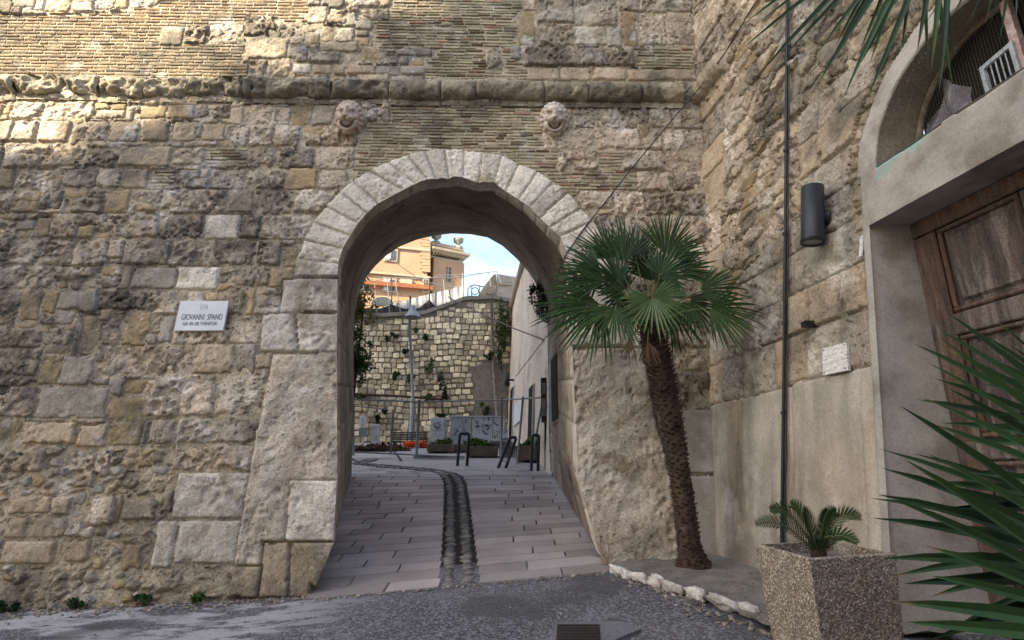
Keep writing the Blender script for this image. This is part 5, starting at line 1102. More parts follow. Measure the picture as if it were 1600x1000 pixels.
# leafy clumps
def foliage(name, label, cat, c, r, n, size, mats, seed, group=None, stem=None, parent=None, flat=0., kind=None, drop=0):
    rnd = random.Random(seed); V = [[] for _ in mats]; mbs_ = [MB() for _ in mats]
    cl = [(Vector((rnd.gauss(0, .45), rnd.gauss(0, .45), rnd.gauss(0, .45))), rnd.uniform(.25, .5)) for _ in range(max(4, n//70))]
    for i in range(n):
        k, kr = rnd.choice(cl); d = Vector((rnd.gauss(0, 1), rnd.gauss(0, 1), rnd.gauss(0, 1))).normalized()*kr*rnd.random()**.4; p = k+d
        if p.length > 1.15: p *= 1.15/p.length*rnd.uniform(.8, 1)
        P = Vector(c)+Vector((p.x*r[0], p.y*r[1], p.z*r[2])); t = Vector((rnd.gauss(0, 1), rnd.gauss(0, 1), rnd.gauss(0, 1)-drop)).normalized(); s = t.cross(Vector((rnd.gauss(0, 1), rnd.gauss(0, 1), rnd.gauss(0, 1)))).normalized(); L_ = size*rnd.uniform(.6, 1.4); w_ = L_*.28
        m_ = int(min(len(mats)-1, max(0, rnd.gauss((p.z+1)/2*len(mats), .6)))) if len(mats) > 1 else 0
        mbs_[m_].add([P, P+t*L_*.45+s*w_, P+t*L_, P+t*L_*.45-s*w_], [(0, 1, 2, 3)], rnd.random())
    if stem is None and len(mats) == 1 and parent is None:
        o = mbs_[0].build(name, mats[0]); tag(o, label, cat, group, kind); return o
    t_ = thing(name, label, cat, stem[0] if stem else c, group) if parent is None else parent
    if kind: t_['kind'] = kind
    for m_, b_ in zip(mats, mbs_):
        if b_.v: b_.build('foliage', m_, t_)
    if stem: 
        MB().tube(stem, [stem_r for stem_r in np.linspace(.06, .02, len(stem))], 7).build('trunk', M_TRUNK, t_, True)
    return t_
def lm(name, c1, c2): return material(name, c1, c2, bump=0, tonek=.9, ns=3, finek=.1, rough=.6)
M_G1 = lm('dark_green_leaves', (.035, .07, .02), (.022, .05, .015)); M_G2 = lm('mid_green_leaves', (.07, .125, .03), (.05, .095, .025)); M_G3 = lm('yellow_green_leaves', (.20, .21, .035), (.14, .17, .03)); M_G4 = lm('rust_tipped_leaves', (.27, .17, .04), (.2, .15, .04)); M_G5 = lm('grass_green', (.09, .17, .03), (.06, .12, .025)); M_DRY = lm('dry_brown_stems', (.14, .08, .045), (.09, .055, .035))
tx = at(548, 700, 14.5); gb = ground(tx.x, tx.y)
t_ = foliage('small_tree', 'small feathery tree with yellow-green top beside the left wall of the passage', 'tree', at(547, 480, 14.5), (.72, .5, .95), 3200, .09, [M_G3, M_G3, M_G4], 4, stem=[(tx.x, tx.y, gb), (tx.x-.05, tx.y, gb+1.2), (tx.x, tx.y, gb+2.6), (tx.x+.05, tx.y, gb+4.0)])
foliage('x', '', '', at(552, 560, 14.5), (.50, .45, .75), 2600, .09, [M_G1, M_G2], 5, parent=t_, drop=.6)
foliage('hanging_shrub', 'dark green shrub sprouting from the right side of the vault beside the palm', 'shrub', at(853, 466, 10.9), (.33, .28, .46), 3600, .05, [M_G1], 6, drop=.8)
for k, (x, y, w, h, lb, dr) in enumerate([(668, 575, 10, 20, 'long dark weed hanging in the middle of the retaining wall', 1), (692, 594, 9, 20, 'dark weed hanging right of the longest one on the retaining wall', 1), (640, 590, 9, 12, 'dark tuft on the retaining wall behind the lamp post', .5), (619, 586, 7, 7, 'small tuft left of the lamp post', 0), (612, 524, 11, 9, 'straggly weed on the upper left of the retaining wall', 0), (666, 527, 6, 7, 'small tuft high in the middle of the retaining wall', 0), (648, 515, 5, 4, 'tiny bright tuft just right of the lamp head', 0), (632, 550, 6, 5, 'low tuft left of the post halfway up the retaining wall', 0), (766, 555, 8, 7, 'tuft beside the drainpipe on the retaining wall', 0), (671, 620, 9, 9, 'round bushy weed above the rusty pipe', .3), (694, 618, 8, 9, 'trailing weed right of the round one above the rusty pipe', .5), (589, 656, 6, 6, 'dark tuft above the white utility cabinet', 0), (565, 620, 8, 5, 'flat tuft on the pipe at the left', .3), (601, 642, 6, 5, 'small dark tuft left of the bench top', 0), (690, 650, 12, 4, 'plants showing between the cabinets', 0), (756, 640, 8, 12, 'greyish weeds on the rendered patch', .3)]):
    foliage('wall_weed', lb, 'weed', at(x, y, WY-.18), (w*.028, .12, h*.028), 260, .10, [M_G1 if k % 3 else M_G2], 60+k, 'weeds growing on the retaining wall', drop=dr)
foliage('climbing_vine', 'dark vines in the recess where the retaining wall meets the street wall', 'vine', at(786, 520, WY-.3), (.28, .2, 1.6), 1400, .12, [M_G1, M_G2], 90, drop=.6)
# base weeds in front of the big wall
for k, (x, y, lb) in enumerate([(232, 922, 'green weed at the wall foot below the broken slab'), (322, 922, 'brighter green weed at the wall foot left of the pier'), (40, 936, 'long low weed at the wall foot in the bottom left corner'), (128, 930, 'tiny weed at the wall foot between the two bigger ones'), (12, 941, 'low weed at the very left edge of the wall foot')]):
    p = front(x, y); p.y -= .09; p.z = ground(p.x, p.y)+.045; foliage('wall_foot_weed', lb, 'weed', p, ((.13, .13, .07, .08, .1)[k], .06, (.055, .06, .045, .04, .05)[k]), 240, .04, [M_G1 if k != 1 else M_G2], 110+k, 'weeds along the foot of the wall')

# orange building
M_OR = material('orange_render', (.40, .255, .16), (.35, .22, .135), bump=.15, bdist=.02, tonek=0, ns=.6, fine=8, finek=.08); M_OR2 = material('deep_orange_band', (.29, .115, .05), bump=.1, tonek=0, fine=8, finek=.08)
M_CR = material('cream_stucco_trim', (.38, .325, .24), (.33, .28, .21), bump=.15, bdist=.01, tonek=.2, fine=8, finek=.08); M_SHUT = material('pale_shutter', (.55, .57, .58), bump=0, tonek=.4, fine=8, finek=.05); M_PANE = material('dark_window_glass', (.08, .085, .09), bump=0, tonek=.3, rough=.15, fine=8, finek=.05)
ob = thing('orange_building', 'orange rendered palazzo with cream quoins and cornice standing above the retaining wall', 'building', (-9, 43, 5))
Dm = lambda px: 42.0-(672-px)*.0123          # depth of the main face
Dw = lambda px: 42.6+(px-672)*.028           # depth of the set back wing
def M3(px, py): return at(px, py, Dm(px))
def W3(px, py): return at(px, py, Dw(px))
def zrow(fn, px, z):   # point of a face at a given height
    p = fn(px, 500); 
    lo, hi = -2000, 1500
    for _ in range(40):
        m_ = (lo+hi)/2
        if fn(px, m_).z > z: lo = m_
        else: hi = m_
    return fn(px, lo)
def face_rect(fn, px0, px1, py0, py1, out, th, name, mat, parent=ob):
    """raised rectangle on a face; heights are those of its left edge"""
    z0, z1 = fn(px0, py0).z, fn(px0, py1).z; A = fn(px0, (py0+py1)/2); C = fn(px1, (py0+py1)/2); A = Vector((A.x, A.y, 0)); C = Vector((C.x, C.y, 0)); X = (C-A).normalized(); n = Vector((X.y, -X.x, 0)); c = (A+C)/2+Vector((0, 0, (z0+z1)/2))+n*(out-th/2)
    return MB().box(c, ((C-A).length/2, abs(z0-z1)/2, th/2), (X, Vector((0, 0, 1)), n), tone=.5).build(name, mat, parent)
ztop = M3(672, 330).z+2
face_rect(M3, 380, 672, -40, 700, 0, 8, 'wall', M_OR); face_rect(W3, 672, 722, 402, 700, 0, 7, 'wing_wall', M_OR)
face_rect(M3, 380, 673.5, 407, 410, .12, .3, 'string_band', M_CR); face_rect(M3, 380, 677, 423.5, 430, .35, .6, 'string_band', M_OR2); face_rect(M3, 380, 673.5, 361, 365, .12, .3, 'string_band', M_CR)
for k in range(14):
    y = 448+k*5.2; face_rect(M3, 380, 671.5, y, y+4.2, .05, .12, 'rusticated_course', M_OR)
for k in range(18):
    y = 340+k*5.0; 
    if y < 422: face_rect(M3, 656 if k % 2 else 658.5, 672.3, y, y+4.3, .07, .15, 'quoin', M_OR)
for k in range(17): y = 402+k*4.2; face_rect(W3, 715.5 if k % 2 else 717.5, 722.6, y, y+3.4, .07, .15, 'quoin', M_CR)
face_rect(W3, 672, 724, 377, 393, .05, 6.5, 'parapet', M_OR); face_rect(W3, 672, 725, 380.5, 382.5, .15, 6.6, 'parapet_coping', M_CR)
face_rect(W3, 672, 730, 389, 392.5, .75, 7.4, 'cornice', M_CR); face_rect(W3, 672, 727, 392.6, 395, .5, 7.1, 'cornice_moulding', M_CR); face_rect(W3, 672, 722.8, 399.5, 402, .1, .3, 'string_band', M_CR); face_rect(W3, 672, 723, 441, 444, .12, .3, 'string_band', M_CR)
for k in range(11): x = 674+k*4.7; face_rect(W3, x, x+1.9, 395.1+(x-672)*.0, 399.3, .42, .42, 'bracket', M_CR)
face_rect(W3, 672, 715, 404, 405, .04, .1, 'panel_line', M_OR2)
def window(fn, x0, x1, y0, y1, shut=False, parent=ob):
    f = face_rect(fn, x0-2.2, x1+2.2, y0-3, y1+2, .10, .3, 'window', M_CR); g = face_rect(fn, x0, x1, y0, y1, .12, .2, 'pane', M_PANE, f)
    for t in (.5,): xm = x0+(x1-x0)*t; face_rect(fn, xm-.5, xm+.5, y0, y1, .16, .1, 'mullion', M_SHUT if shut else M_CR, f)
    if not shut:
        for t in (.25, .5, .75): ym = y0+(y1-y0)*t; face_rect(fn, x0, x1, ym-.3, ym+.3, .15, .1, 'glazing_bar', M_CR, f)
    else: face_rect(fn, x0, x0+(x1-x0)*.42, y0, y1, .18, .15, 'shutter', M_SHUT, f)
window(W3, 694, 704, 417, 440); window(M3, 602, 619, 391, 406, True); window(M3, 600, 617, 437, 454, True); window(M3, 664-2, 668, 437, 455); window(M3, 560, 577, 437, 454, True)
face_rect(M3, 625, 644, 436, 448, .10, .2, 'relief_panel', M_CR)
# arched doorway
mb = MB(); c = M3(598, 478); A = M3(580, 478); C = M3(616, 478); X = Vector((C.x-A.x, C.y-A.y, 0)).normalized(); n = Vector((X.y, -X.x, 0)); r = (C-A).length/2
for ro, o_, m_, nm in ((1.12, .12, M_CR, 'arch_surround'), (1.0, .15, M_PANE, 'arched_door')):
    P = [c+X*r*ro*math.cos(a)+Vector((0, 0, 1))*r*ro*.8*math.sin(a)+n*o_ for a in np.linspace(0, math.pi, 20)]; MB().prism(P, -n*.2, .5).build(nm, m_, ob)
for x, y in ((680.5, 381), (715.5, 388)):
    c = W3(x, y); c.y += .3; 
    MB().lathe(c, [(0, -.3), (.38, -.3), (.38, .28), (.16, .35), (.14, .5), (.42, .72), (.46, 1.0), (.35, 1.1), (.2, 1.12), (0, 1.25)], 14, tone=.5).build('roof_urn', M_RG, ob, True)
# pale building further right behind the fence
M_TAN = material('tan_stone_far', (.3, .235, .17), (.25, .2, .145), bump=.3, bdist=.05, tonek=.3, ns=.8, fine=5); M_CREAM = material('cream_wall_far', (.33, .3, .25), bump=.1, tonek=0, fine=5, finek=.1)
fb = thing('far_stone_building', 'low tan stone building with a sloping gable behind the railing', 'building', at(775, 460, 55))
P = [at(x, y, 55) for x, y in ((735, 490), (748, 460), (758, 445), (771, 429), (775, 428), (777, 490))]; MB().prism(P, (0, 6, 0)).build('gable_wall', M_TAN, fb)
P = [at(x, y, 54) for x, y in ((776, 428), (803, 432), (830, 436), (830, 490), (776, 490))]; MB().prism(P, (0, 6, 0)).build('side_wall', M_CREAM, fb)
P = [at(x, y, 53.8) for x, y in ((778, 442), (800, 444), (800, 446), (778, 444))]; MB().prism(P, (0, .2, 0)).build('string_band', M_TAN, fb)

# street wall running back on the right of the square
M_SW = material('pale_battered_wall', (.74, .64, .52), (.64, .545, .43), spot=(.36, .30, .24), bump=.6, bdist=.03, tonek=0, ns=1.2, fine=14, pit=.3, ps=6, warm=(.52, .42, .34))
sw = thing('street_wall', 'pale battered wall with dark doorways running back along the right of the square', 'wall', (.6, 15, 1.8))
def sw_x(y, z): return .80-.078*(y-11.4)+.035*(z-1.6)
P = []; ys_ = np.linspace(11.42, 26.5, 60); zs_ = np.linspace(1.0, 9.2, 36); r2 = np.random.default_rng(3)
YY, ZZ = np.meshgrid(ys_, zs_, indexing='ij'); XX = sw_x(YY, ZZ)+.03*fbm(YY, ZZ, 1.2, 700, 4)
V = np.stack([XX, YY, ZZ], -1).reshape(-1, 3); idx = np.arange(XX.size).reshape(XX.shape); Q = np.stack([idx[:-1, :-1], idx[:-1, 1:], idx[1:, 1:], idx[1:, :-1]], -1).reshape(-1, 4); quadmesh('wall_face', V, Q, M_SW, sw, .5)
MB().prism([(.9, 11.42, 1), (3.4, 11.42, 1), (3.4, 26.5, 1), (.3, 26.5, 1)], (0, 0, 8.2)).build('wall_core', M_SW, sw)
mb = MB(); mb.tube([(sw_x(y, 9.2)-.03, y, 9.2) for y in (11.45, 15, 20, 26.4)], .14, 8, .5).build('string_course', M_CR, sw, True)
def sw_hit(px, py):
    x, y, z = ray(px, py); k = (.80+.078*11.4+.035*(CAMH-1.6))/(x+.078*y-.035*z); return Vector((x*k, y*k, z*k+CAMH))
def sw_rect(px0, px1, py0, py1, out, th, name, mat, parent=sw):
    a = sw_hit(px0, (py0+py1)/2); b = sw_hit(px1, (py0+py1)/2); z1 = sw_hit(px1, py0).z; z0 = max(sw_hit(px1, py1).z, ground(b.x, b.y)-.02); y0, y1 = sorted((a.y, b.y)); ym = (y0+y1)/2; zm = (z0+z1)/2
    X = Vector((-.078, 1, 0)).normalized(); Z = Vector((.035, 0, 1)).normalized(); n = Z.cross(X).normalized(); n = -n if n.x > 0 else n
    return MB().box(Vector((sw_x(ym, zm), ym, zm))+n*(out-th/2), ((y1-y0)/2, (z1-z0)/2, th/2), (X, Z, n), tone=.5).build(name, mat, parent)
for x0, x1, y0, y1 in ((798.5, 802, 607, 690), (829, 834, 603, 690)):
    f = sw_rect(x0-.8, x1+.8, y0-2, y1, .05, .2, 'doorway', M_SHUT); sw_rect(x0, x1, y0, y1, .07, .12, 'dark_door', M_DARK, f)
po = sw_rect(805, 817, 621, 655, .06, .02, 'poster', M_WHITE, None); tag(po, 'blank white poster on the pale street wall', 'poster')
# wall lamp far
c = sw_hit(803, 594); fl = thing('wall_lamp', 'small dark wall lamp on the pale street wall beyond the arch', 'lamp', c); c2 = at(799, 594, c.y)
c2 = c+Vector((-.28, -.1, 0)); MB().lathe(c2, [(0, -.26), (.11, -.26), (.11, .26), (0, .26)], 12).build('lamp_body', M_CHAR, fl, True); MB().tube([c2, c+Vector((.05, 0, 0))], .04, 6).build('bracket', M_CHAR, fl)
# lamp post
LPD = 23.0; b = at(641, 702, LPD); b.z = ground(b.x, b.y); t = at(640, 489, LPD); lp = thing('lamp_post', 'tall grey lamp post with a conical metal shade in front of the retaining wall', 'lamp post', b)
M_STEEL = material('galvanised_steel', (.26, .28, .29), (.22, .24, .25), bump=.1, tonek=0, rough=.45, metal=.4, finek=.1)
MB().tube([b, Vector((b.x, b.y, b.z+1.9)), Vector((b.x, b.y, b.z+1.95)), Vector((t.x, b.y, t.z-.15))], [.11, .10, .065, .055], 10).build('pole', M_STEEL, lp, True)
h = at(645, 492, LPD-.3); 
MB().lathe(h, [(.0, .42), (.10, .42), (.12, .22), (.2, .12), (.36, -.10), (.39, -.13), (.34, -.12), (.15, .05), (0, .08)], 20).build('lamp_shade', M_STEEL, lp, True)
MB().tube([Vector((t.x, b.y, t.z-.2)), Vector((t.x, b.y, at(640, 466, LPD).z)), Vector((t.x+.02, b.y-.1, at(640, 463, LPD).z))], .05, 8).build('upper_pole', M_STEEL, lp, True)
MB().tube([Vector((t.x, b.y, h.z+.55)), h+Vector((0, 0, .4))], .03, 6).build('arm', M_STEEL, lp)
# white and black barrier sheets with poles on the wall top
sb = thing('site_barrier', 'white sheeting and black netting strung on thin poles along the top of the retaining wall', 'barrier', at(660, 480, WY+.5)); M_SHEET = material('white_sheeting', (.34, .35, .37), (.29, .3, .33), bump=.3, bdist=.05, tonek=0, ns=1, fine=6, finek=.1); M_BN = material('black_netting', (.06, .062, .066), bump=.3, bdist=.03, tonek=0, ns=2, fine=8)
xs = np.linspace(585, 728, 30); top_ = np.interp(xs, [585, 600, 665, 728], [489, 479, 461, 446]); bot_ = np.interp(xs, [585, 665, 728], [495, 492, 470]); A = [at(x, y, WY+.7+.05*math.sin(x*.8)) for x, y in zip(xs, top_)]; Bq = [at(x, y, WY+.7) for x, y in zip(xs, bot_)]
mb = MB(); strip(mb, A, Bq); o = mb.build('white_sheet', M_SHEET, sb); o.modifiers.new('t', 'SOLIDIFY').thickness = .02
xs = np.linspace(560, 722, 50); top_ = [474+9*abs(math.sin((x-612)/58*math.pi))**.7+ (6 if x > 671 else 0)*(x-671)/50-(7 if 655 < x < 680 else 0)*max(0, 1-abs(x-671)/16) for x in xs]; bot_ = np.interp(xs, [560, 665, 722], [494, 490, 470]); A = [at(x, min(y, bb_-1), WY+.55+.04*math.sin(x*.7)) for x, y, bb_ in zip(xs, top_, bot_)]; Bq = [at(x, y, WY+.55) for x, y in zip(xs, bot_)]
mb = MB(); strip(mb, A, Bq); o = mb.build('black_net', M_BN, sb); o.modifiers.new('t', 'SOLIDIFY').thickness = .02
for x0, y0, x1, y1, r in ((612, 434, 612, 494, .03), (605, 436, 609, 490, .02), (617, 434, 626, 490, .02), (585, 440, 590, 492, .02), (671, 434, 671, 492, .04), (692, 431, 698, 478, .025), (723, 428, 723, 468, .05), (763, 424, 768, 452, .02), (776, 424, 783, 442, .02)):
    MB().tube([at(x0, y0, WY+.45), at(x1, y1, WY+.45)], r, 6, .5).build('pole', M_RUSTP if x0 in (612, 671) else M_STEEL, sb)
for P in (((578, 440), (612, 434), (671, 435), (692, 430), (723, 430), (776, 424)), ((585, 432), (640, 436), (680, 434), (723, 433), (765, 425))): MB().tube([at(x, y, WY+.4) for x, y in P], .018, 5, .5).build('rail', M_STEEL, sb)
# curled iron railing
ra = thing('iron_railing', 'ornate iron railing with a ring pattern at the top right of the retaining wall', 'railing', at(752, 466, WY+.2)); M_RAIL = material('grey_railing', (.09, .092, .095), bump=0, tonek=0, rough=.5)
for x in (731, 737, 749, 760, 771, 774): MB().tube([at(x, 446 if x > 735 else 452, WY+.2), at(x, 466, WY+.2)], .03, 6).build('post', M_RAIL, ra)
MB().tube([at(x, y, WY+.2) for x, y in ((731, 452), (734, 447), (741, 445), (749, 447), (760, 448), (771, 448))], .03, 6).build('rail', M_RAIL, ra); MB().tube([at(x, 463, WY+.2) for x in (731, 774)], .03, 6).build('rail', M_RAIL, ra)
for x in (742, 765): MB().tube([at(x+5.5*math.cos(a), 455+5.5*math.sin(a), WY+.2) for a in np.linspace(0, 6.3, 18)], .025, 5).build('ring', M_RAIL, ra)
# street furniture: bench, boxes, cabinets
def gz(p): return ground(p.x, p.y)
def base_at(px, d): p = at(px, 700, d); p.z = gz(p); return p
def boxpx(x0, x1, y0, y1, d, th, name, mat, parent, r=.01, toground=False):
    a = at(x0, y1, d); b = at(x1, y0, d); z0 = min(gz(a)+.0, a.z) if toground else a.z; c = Vector(((a.x+b.x)/2, d+th/2, (z0+b.z)/2)); return MB().rbox(c, ((b.x-a.x)/2, (b.z-z0)/2, th/2), r, (Vector((1, 0, 0)), Vector((0, 0, 1)), Vector((0, -1, 0)))).build(name, mat, parent)
be = thing('park_bench', 'dark slatted metal bench against the retaining wall behind the lamp post', 'bench', base_at(640, 22.4)); M_BN2 = material('dark_bench_metal', (.055, .062, .07), bump=0, tonek=.3, rough=.5)
for k in range(5): boxpx(611, 668, 675+k*2.6, 676.9+k*2.6, 22.5, .03, 'backrest_slat', M_BN2, be, .003)
for k in range(3): boxpx(610.5, 668.5, 689, 691, 21.95+k*.17, .13, 'seat_slat', M_BN2, be, .003)
for x in (614, 664): boxpx(x, x+1.6, 691, 700, 22.1, .35, 'leg', M_BN2, be, .003, True); boxpx(x, x+1.2, 674, 690, 22.55, .04, 'back_post', M_BN2, be, .003)
def stand(nm, lb, cat, px, d): return thing(nm, lb, cat, base_at(px, d))
M_WBOX = material('white_plastic_box', (.62, .64, .66), (.56, .58, .6), bump=0, tonek=0, fine=8, finek=.06); M_GBOX = material('grey_metal_box', (.24, .26, .29), bump=0, tonek=0, fine=8, finek=.06)
e1 = stand('meter_box', 'white meter box above a grey box on a white stem left of the cabinets', 'box', 566, 21.5); boxpx(561, 571.5, 649.5, 664, 21.5, .25, 'white_box', M_WBOX, e1); boxpx(560, 571, 668, 682, 21.5, .28, 'grey_box', M_GBOX, e1); boxpx(564, 567.5, 682, 699, 21.55, .1, 'stem', M_WBOX, e1, .004, True); boxpx(564.5, 567, 664, 668, 21.55, .08, 'neck', M_WBOX, e1, .004)
boxpx(565.4, 566.8, 655.5, 657, 21.49, .02, 'lock', M_BLACK, e1, .002)
e2 = stand('utility_cabinet', 'narrow white utility cabinet with a capped top left of the bench', 'cabinet', 584, 21.8); boxpx(578.5, 591, 667, 696, 21.8, .35, 'body', M_WBOX, e2, .01, True); boxpx(578, 591.6, 662.5, 667, 21.75, .45, 'cap', M_WBOX, e2); boxpx(587, 588.2, 681, 688, 21.78, .03, 'handle', M_BLACK, e2, .002)
M_CAB = material('blue_grey_cabinet', (.42, .49, .58), (.35, .41, .49), spot=(.45, .46, .46), bump=.1, tonek=.3, ns=2, fine=10, finek=.12, sps=3)
M_GRAF = material('graffiti_paint', (.05, .055, .07), bump=0, tonek=0); M_GRAF2 = material('brown_graffiti_paint', (.20, .12, .12), bump=0, tonek=0)
e3 = stand('graffiti_cabinet', 'small blue grey cabinet with a face scrawled on its door beside the bench', 'cabinet', 683, 21.6); boxpx(671.5, 695, 652.5, 700, 21.6, .4, 'body', M_CAB, e3, .02, True); boxpx(672.5, 694, 653.5, 671, 21.58, .03, 'door', M_CAB, e3, .006); boxpx(672.5, 694, 673, 698, 21.58, .03, 'lower_door', M_CAB, e3, .006)
def scrawl(P, d, r, mat, parent): MB().tube([at(x, y, d) for x, y in P], r, 4, .5).build('graffiti', mat, parent)
cx_, cy_ = 683, 664; scrawl([(cx_+5*math.cos(a), cy_+5.2*math.sin(a)) for a in np.linspace(-.5, 3.7, 14)], 21.56, .012, M_GRAF, e3)
for s in (-1, 1): scrawl([(cx_+s*1-1, cy_-3), (cx_+s*2.2, cy_-3.6), (cx_+s*3, cy_-2.2)], 21.56, .018, M_GRAF, e3)
scrawl([(680, 666), (683, 668), (686, 666)], 21.56, .012, M_GRAF, e3); boxpx(692.2, 693.4, 661.5, 664, 21.56, .02, 'handle', M_BLACK, e3, .002)
e4 = stand('cabinet_row', 'wide row of three blue grey graffiti covered cabinets at the back of the square', 'cabinet', 745, 21.9)
for x0, x1 in ((702.5, 737), (738, 770), (771, 789)): boxpx(x0, x1, 651.5, 704, 21.9, .5, 'cabinet_door', M_CAB, e4, .02, True)
boxpx(702, 789.5, 649.8, 651.4, 21.85, .6, 'top', M_CAB, e4)
rr_ = random.Random(77)
for x0, x1, y0, y1, n, m_ in ((706, 734, 655, 684, 12, M_GRAF2), (742, 768, 655, 682, 14, M_GRAF), (772, 787, 662, 684, 7, M_GRAF)):
    for _ in range(n):
        x, y = rr_.uniform(x0, x1-4), rr_.uniform(y0, y1-3); P = [(x, y)]
        for _ in range(rr_.randint(3, 6)): x = min(x1, max(x0, x+rr_.uniform(-2, 3))); y += rr_.uniform(-2.5, 2.5); P.append((x, y))
        scrawl(P, 21.87, rr_.uniform(.008, .018), m_, e4)
e5 = stand('small_grey_box', 'small grey box beside the row of cabinets at the foot of the drainpipe', 'box', 790, 20.5); boxpx(786, 793.5, 673, 696, 20.5, .3, 'body', M_CAB, e5, .01, True); boxpx(786.5, 793, 673.8, 676, 20.47, .02, 'lid_lip', M_GBOX, e5, .003)
# planters of the square
M_PLC = material('brown_planter_concrete', (.20, .17, .14), (.14, .12, .10), bump=.4, bdist=.01, tonek=.2, ns=2, fine=22, finek=.4)
def planter(x0, x1, y0, y1, d, dep, label, skew=0., plant=True, seed=0):
    a = at(x0, y1, d); b = at(x1, y1, d); zt_ = at((x0+x1)/2, y0, d).z; z0 = max(gz(a), gz(b))+.06; c = Vector(((a.x+b.x)/2, d+dep/2, 0)); X = Vector((math.cos(skew), math.sin(skew), 0)); Y = Vector((-X.y, X.x, 0)); h = Vector(((b.x-a.x)/2/max(.3, math.cos(skew)), dep/2, 0)); p = thing('street_planter', label, 'planter', (c.x, c.y, z0-.06), 'rectangular concrete planters in the square')
    def ring(sx, sy, z, k=1): return [c+X*h.x*i*sx*k+Y*h.y*j*sy*k+Vector((0, 0, z)) for i, j in ((-1, -1), (1, -1), (1, 1), (-1, 1))]
    V = ring(1, 1, z0, .96)+ring(1, 1, zt_-.01)+ring(.99, .99, zt_)+ring(.9, .82, zt_)+ring(.89, .8, zt_-.08); mb = MB(); mb.add(V, [(0, 3, 2, 1)]+[(q+i, q+(i+1) % 4, q+4+(i+1) % 4, q+4+i) for q in (0, 4, 8, 12) for i in range(4)]+[(16, 17, 18, 19)]); mb.build('body', M_PLC, p)
    for i in (-.7, .7): MB().box(c+X*h.x*i+Vector((0, 0, z0-.03)), (.08, h.y*.8, .04), (X, Y, Vector((0, 0, 1)))).build('foot', M_PLC, p)
    if plant: foliage('planter_plants', label.replace('concrete planter', 'green plants filling the concrete planter'), 'plants', c+Vector((0, 0, zt_+.04)), (h.x*.8, h.y*.6, .12), 900, .09, [M_G5], seed, kind='stuff', flat=1)
planter(665.5, 711, 694, 716, 17.2, .7, 'concrete planter standing farthest left, next to the orange netting', .0, True, 201)
planter(726, 778, 697, 724, 15.2, .65, 'concrete planter in the middle, behind the first bicycle hoop', .03, True, 202)
planter(712, 768, 694, 713, 17.4, .6, 'concrete planter half hidden behind the middle one', .0, True, 203)
planter(808, 857, 696, 733, 13.6, .75, 'concrete planter against the street wall, behind the upright hoop at right', -.12, True, 204)
# sacks and stacked slats
rb = stand('sack_pile', 'crumpled white sacks piled on a stack of grey boards between the planters', 'sacks', 783, 15.9); rnd = random.Random(31)
for k, (x, y, w) in enumerate(((772, 692, 9), (782, 690, 10), (791, 692, 8), (786, 687, 7), (776, 695, 8))): MB().blob(at(x, y, 15.6+.1*k), (w*.018, .2, .07), 2, .18, seed=k+300).build('white_sack', M_SHEET, rb, True)
bd = stand('board_stack', 'stack of grey boards under the white sacks', 'boards', 792, 15.8)
for k in range(7): boxpx(779+k*.4, 806-k*.5, 697+k*3.6, 699.6+k*3.6, 15.75-.02*(k % 3), .5, 'board', M_STEEL, bd, .004)
# orange safety netting on the ground, brown rubbish heap
M_ON = material('orange_netting', (.75, .10, .02), (.55, .07, .02), bump=.3, tonek=.5, fine=20); mb = MB(); rnd = random.Random(9)
for k in range(70):
    p = at(rnd.uniform(634, 666), 700, 20.2+rnd.uniform(0, .9)); p.z = gz(p)+rnd.uniform(.02, .26)*rnd.random()**.3; mb.add([p+Vector((rnd.uniform(-.25, .25), rnd.uniform(-.1, .1), rnd.uniform(-.06, .08))) for _ in range(4)], [(0, 1, 2, 3)])
tag(mb.build('safety_netting', M_ON), 'crumpled bright orange safety netting lying in front of the bench', 'netting')
foliage('dry_heap', 'low heap of dry brown twigs and earth at the far left of the square', 'heap', at(575, 702, 18.5), (1.3, .5, .13), 2200, .12, [M_DRY], 12, flat=1)
# temporary fence in the passage mouth
fe = thing('site_fence', 'temporary galvanised fence of thin posts and rails standing across the square', 'fence', base_at(652, 15.5))
def fpole(P, r, nm='post', mat=M_STEEL): MB().tube([Vector(p) for p in P], r, 7, .5).build(nm, mat, fe, True)
FD = 15.0
fpole([at(552, 590, FD), at(552, 712, FD)], .03); fpole([at(655.5, 625, FD-.2), at(650.5, 713, FD-.2)], .042); fpole([at(784.5, 621, 14.2), at(783, 722, 14.2)], .034); fpole([at(817.5, 620, 13.2), at(807.5, 729, 13.2)], .028); fpole([at(850, 616, 12.5), at(834, 700, 12.5)], .026)
fpole([at(552, 624, FD), at(655, 628, FD-.2), at(784.5, 625, 14.2), at(848, 621, 12.6)], .022, 'rail'); fpole([at(552, 634, FD), at(608, 640, FD-.1)], .014, 'rail'); fpole([at(550, 706, FD), at(652, 711, FD-.2), at(700, 713, FD-.4)], .02, 'rail'); fpole([at(783, 720, 14.2), at(828, 729, 12.8)], .024, 'rail')
boxpx(645, 725, 712.5, 715, FD-.25, .25, 'foot', M_STEEL, fe, .01); boxpx(612, 613, 640, 708, FD-.1, .02, 'post', M_STEEL, fe, .002)
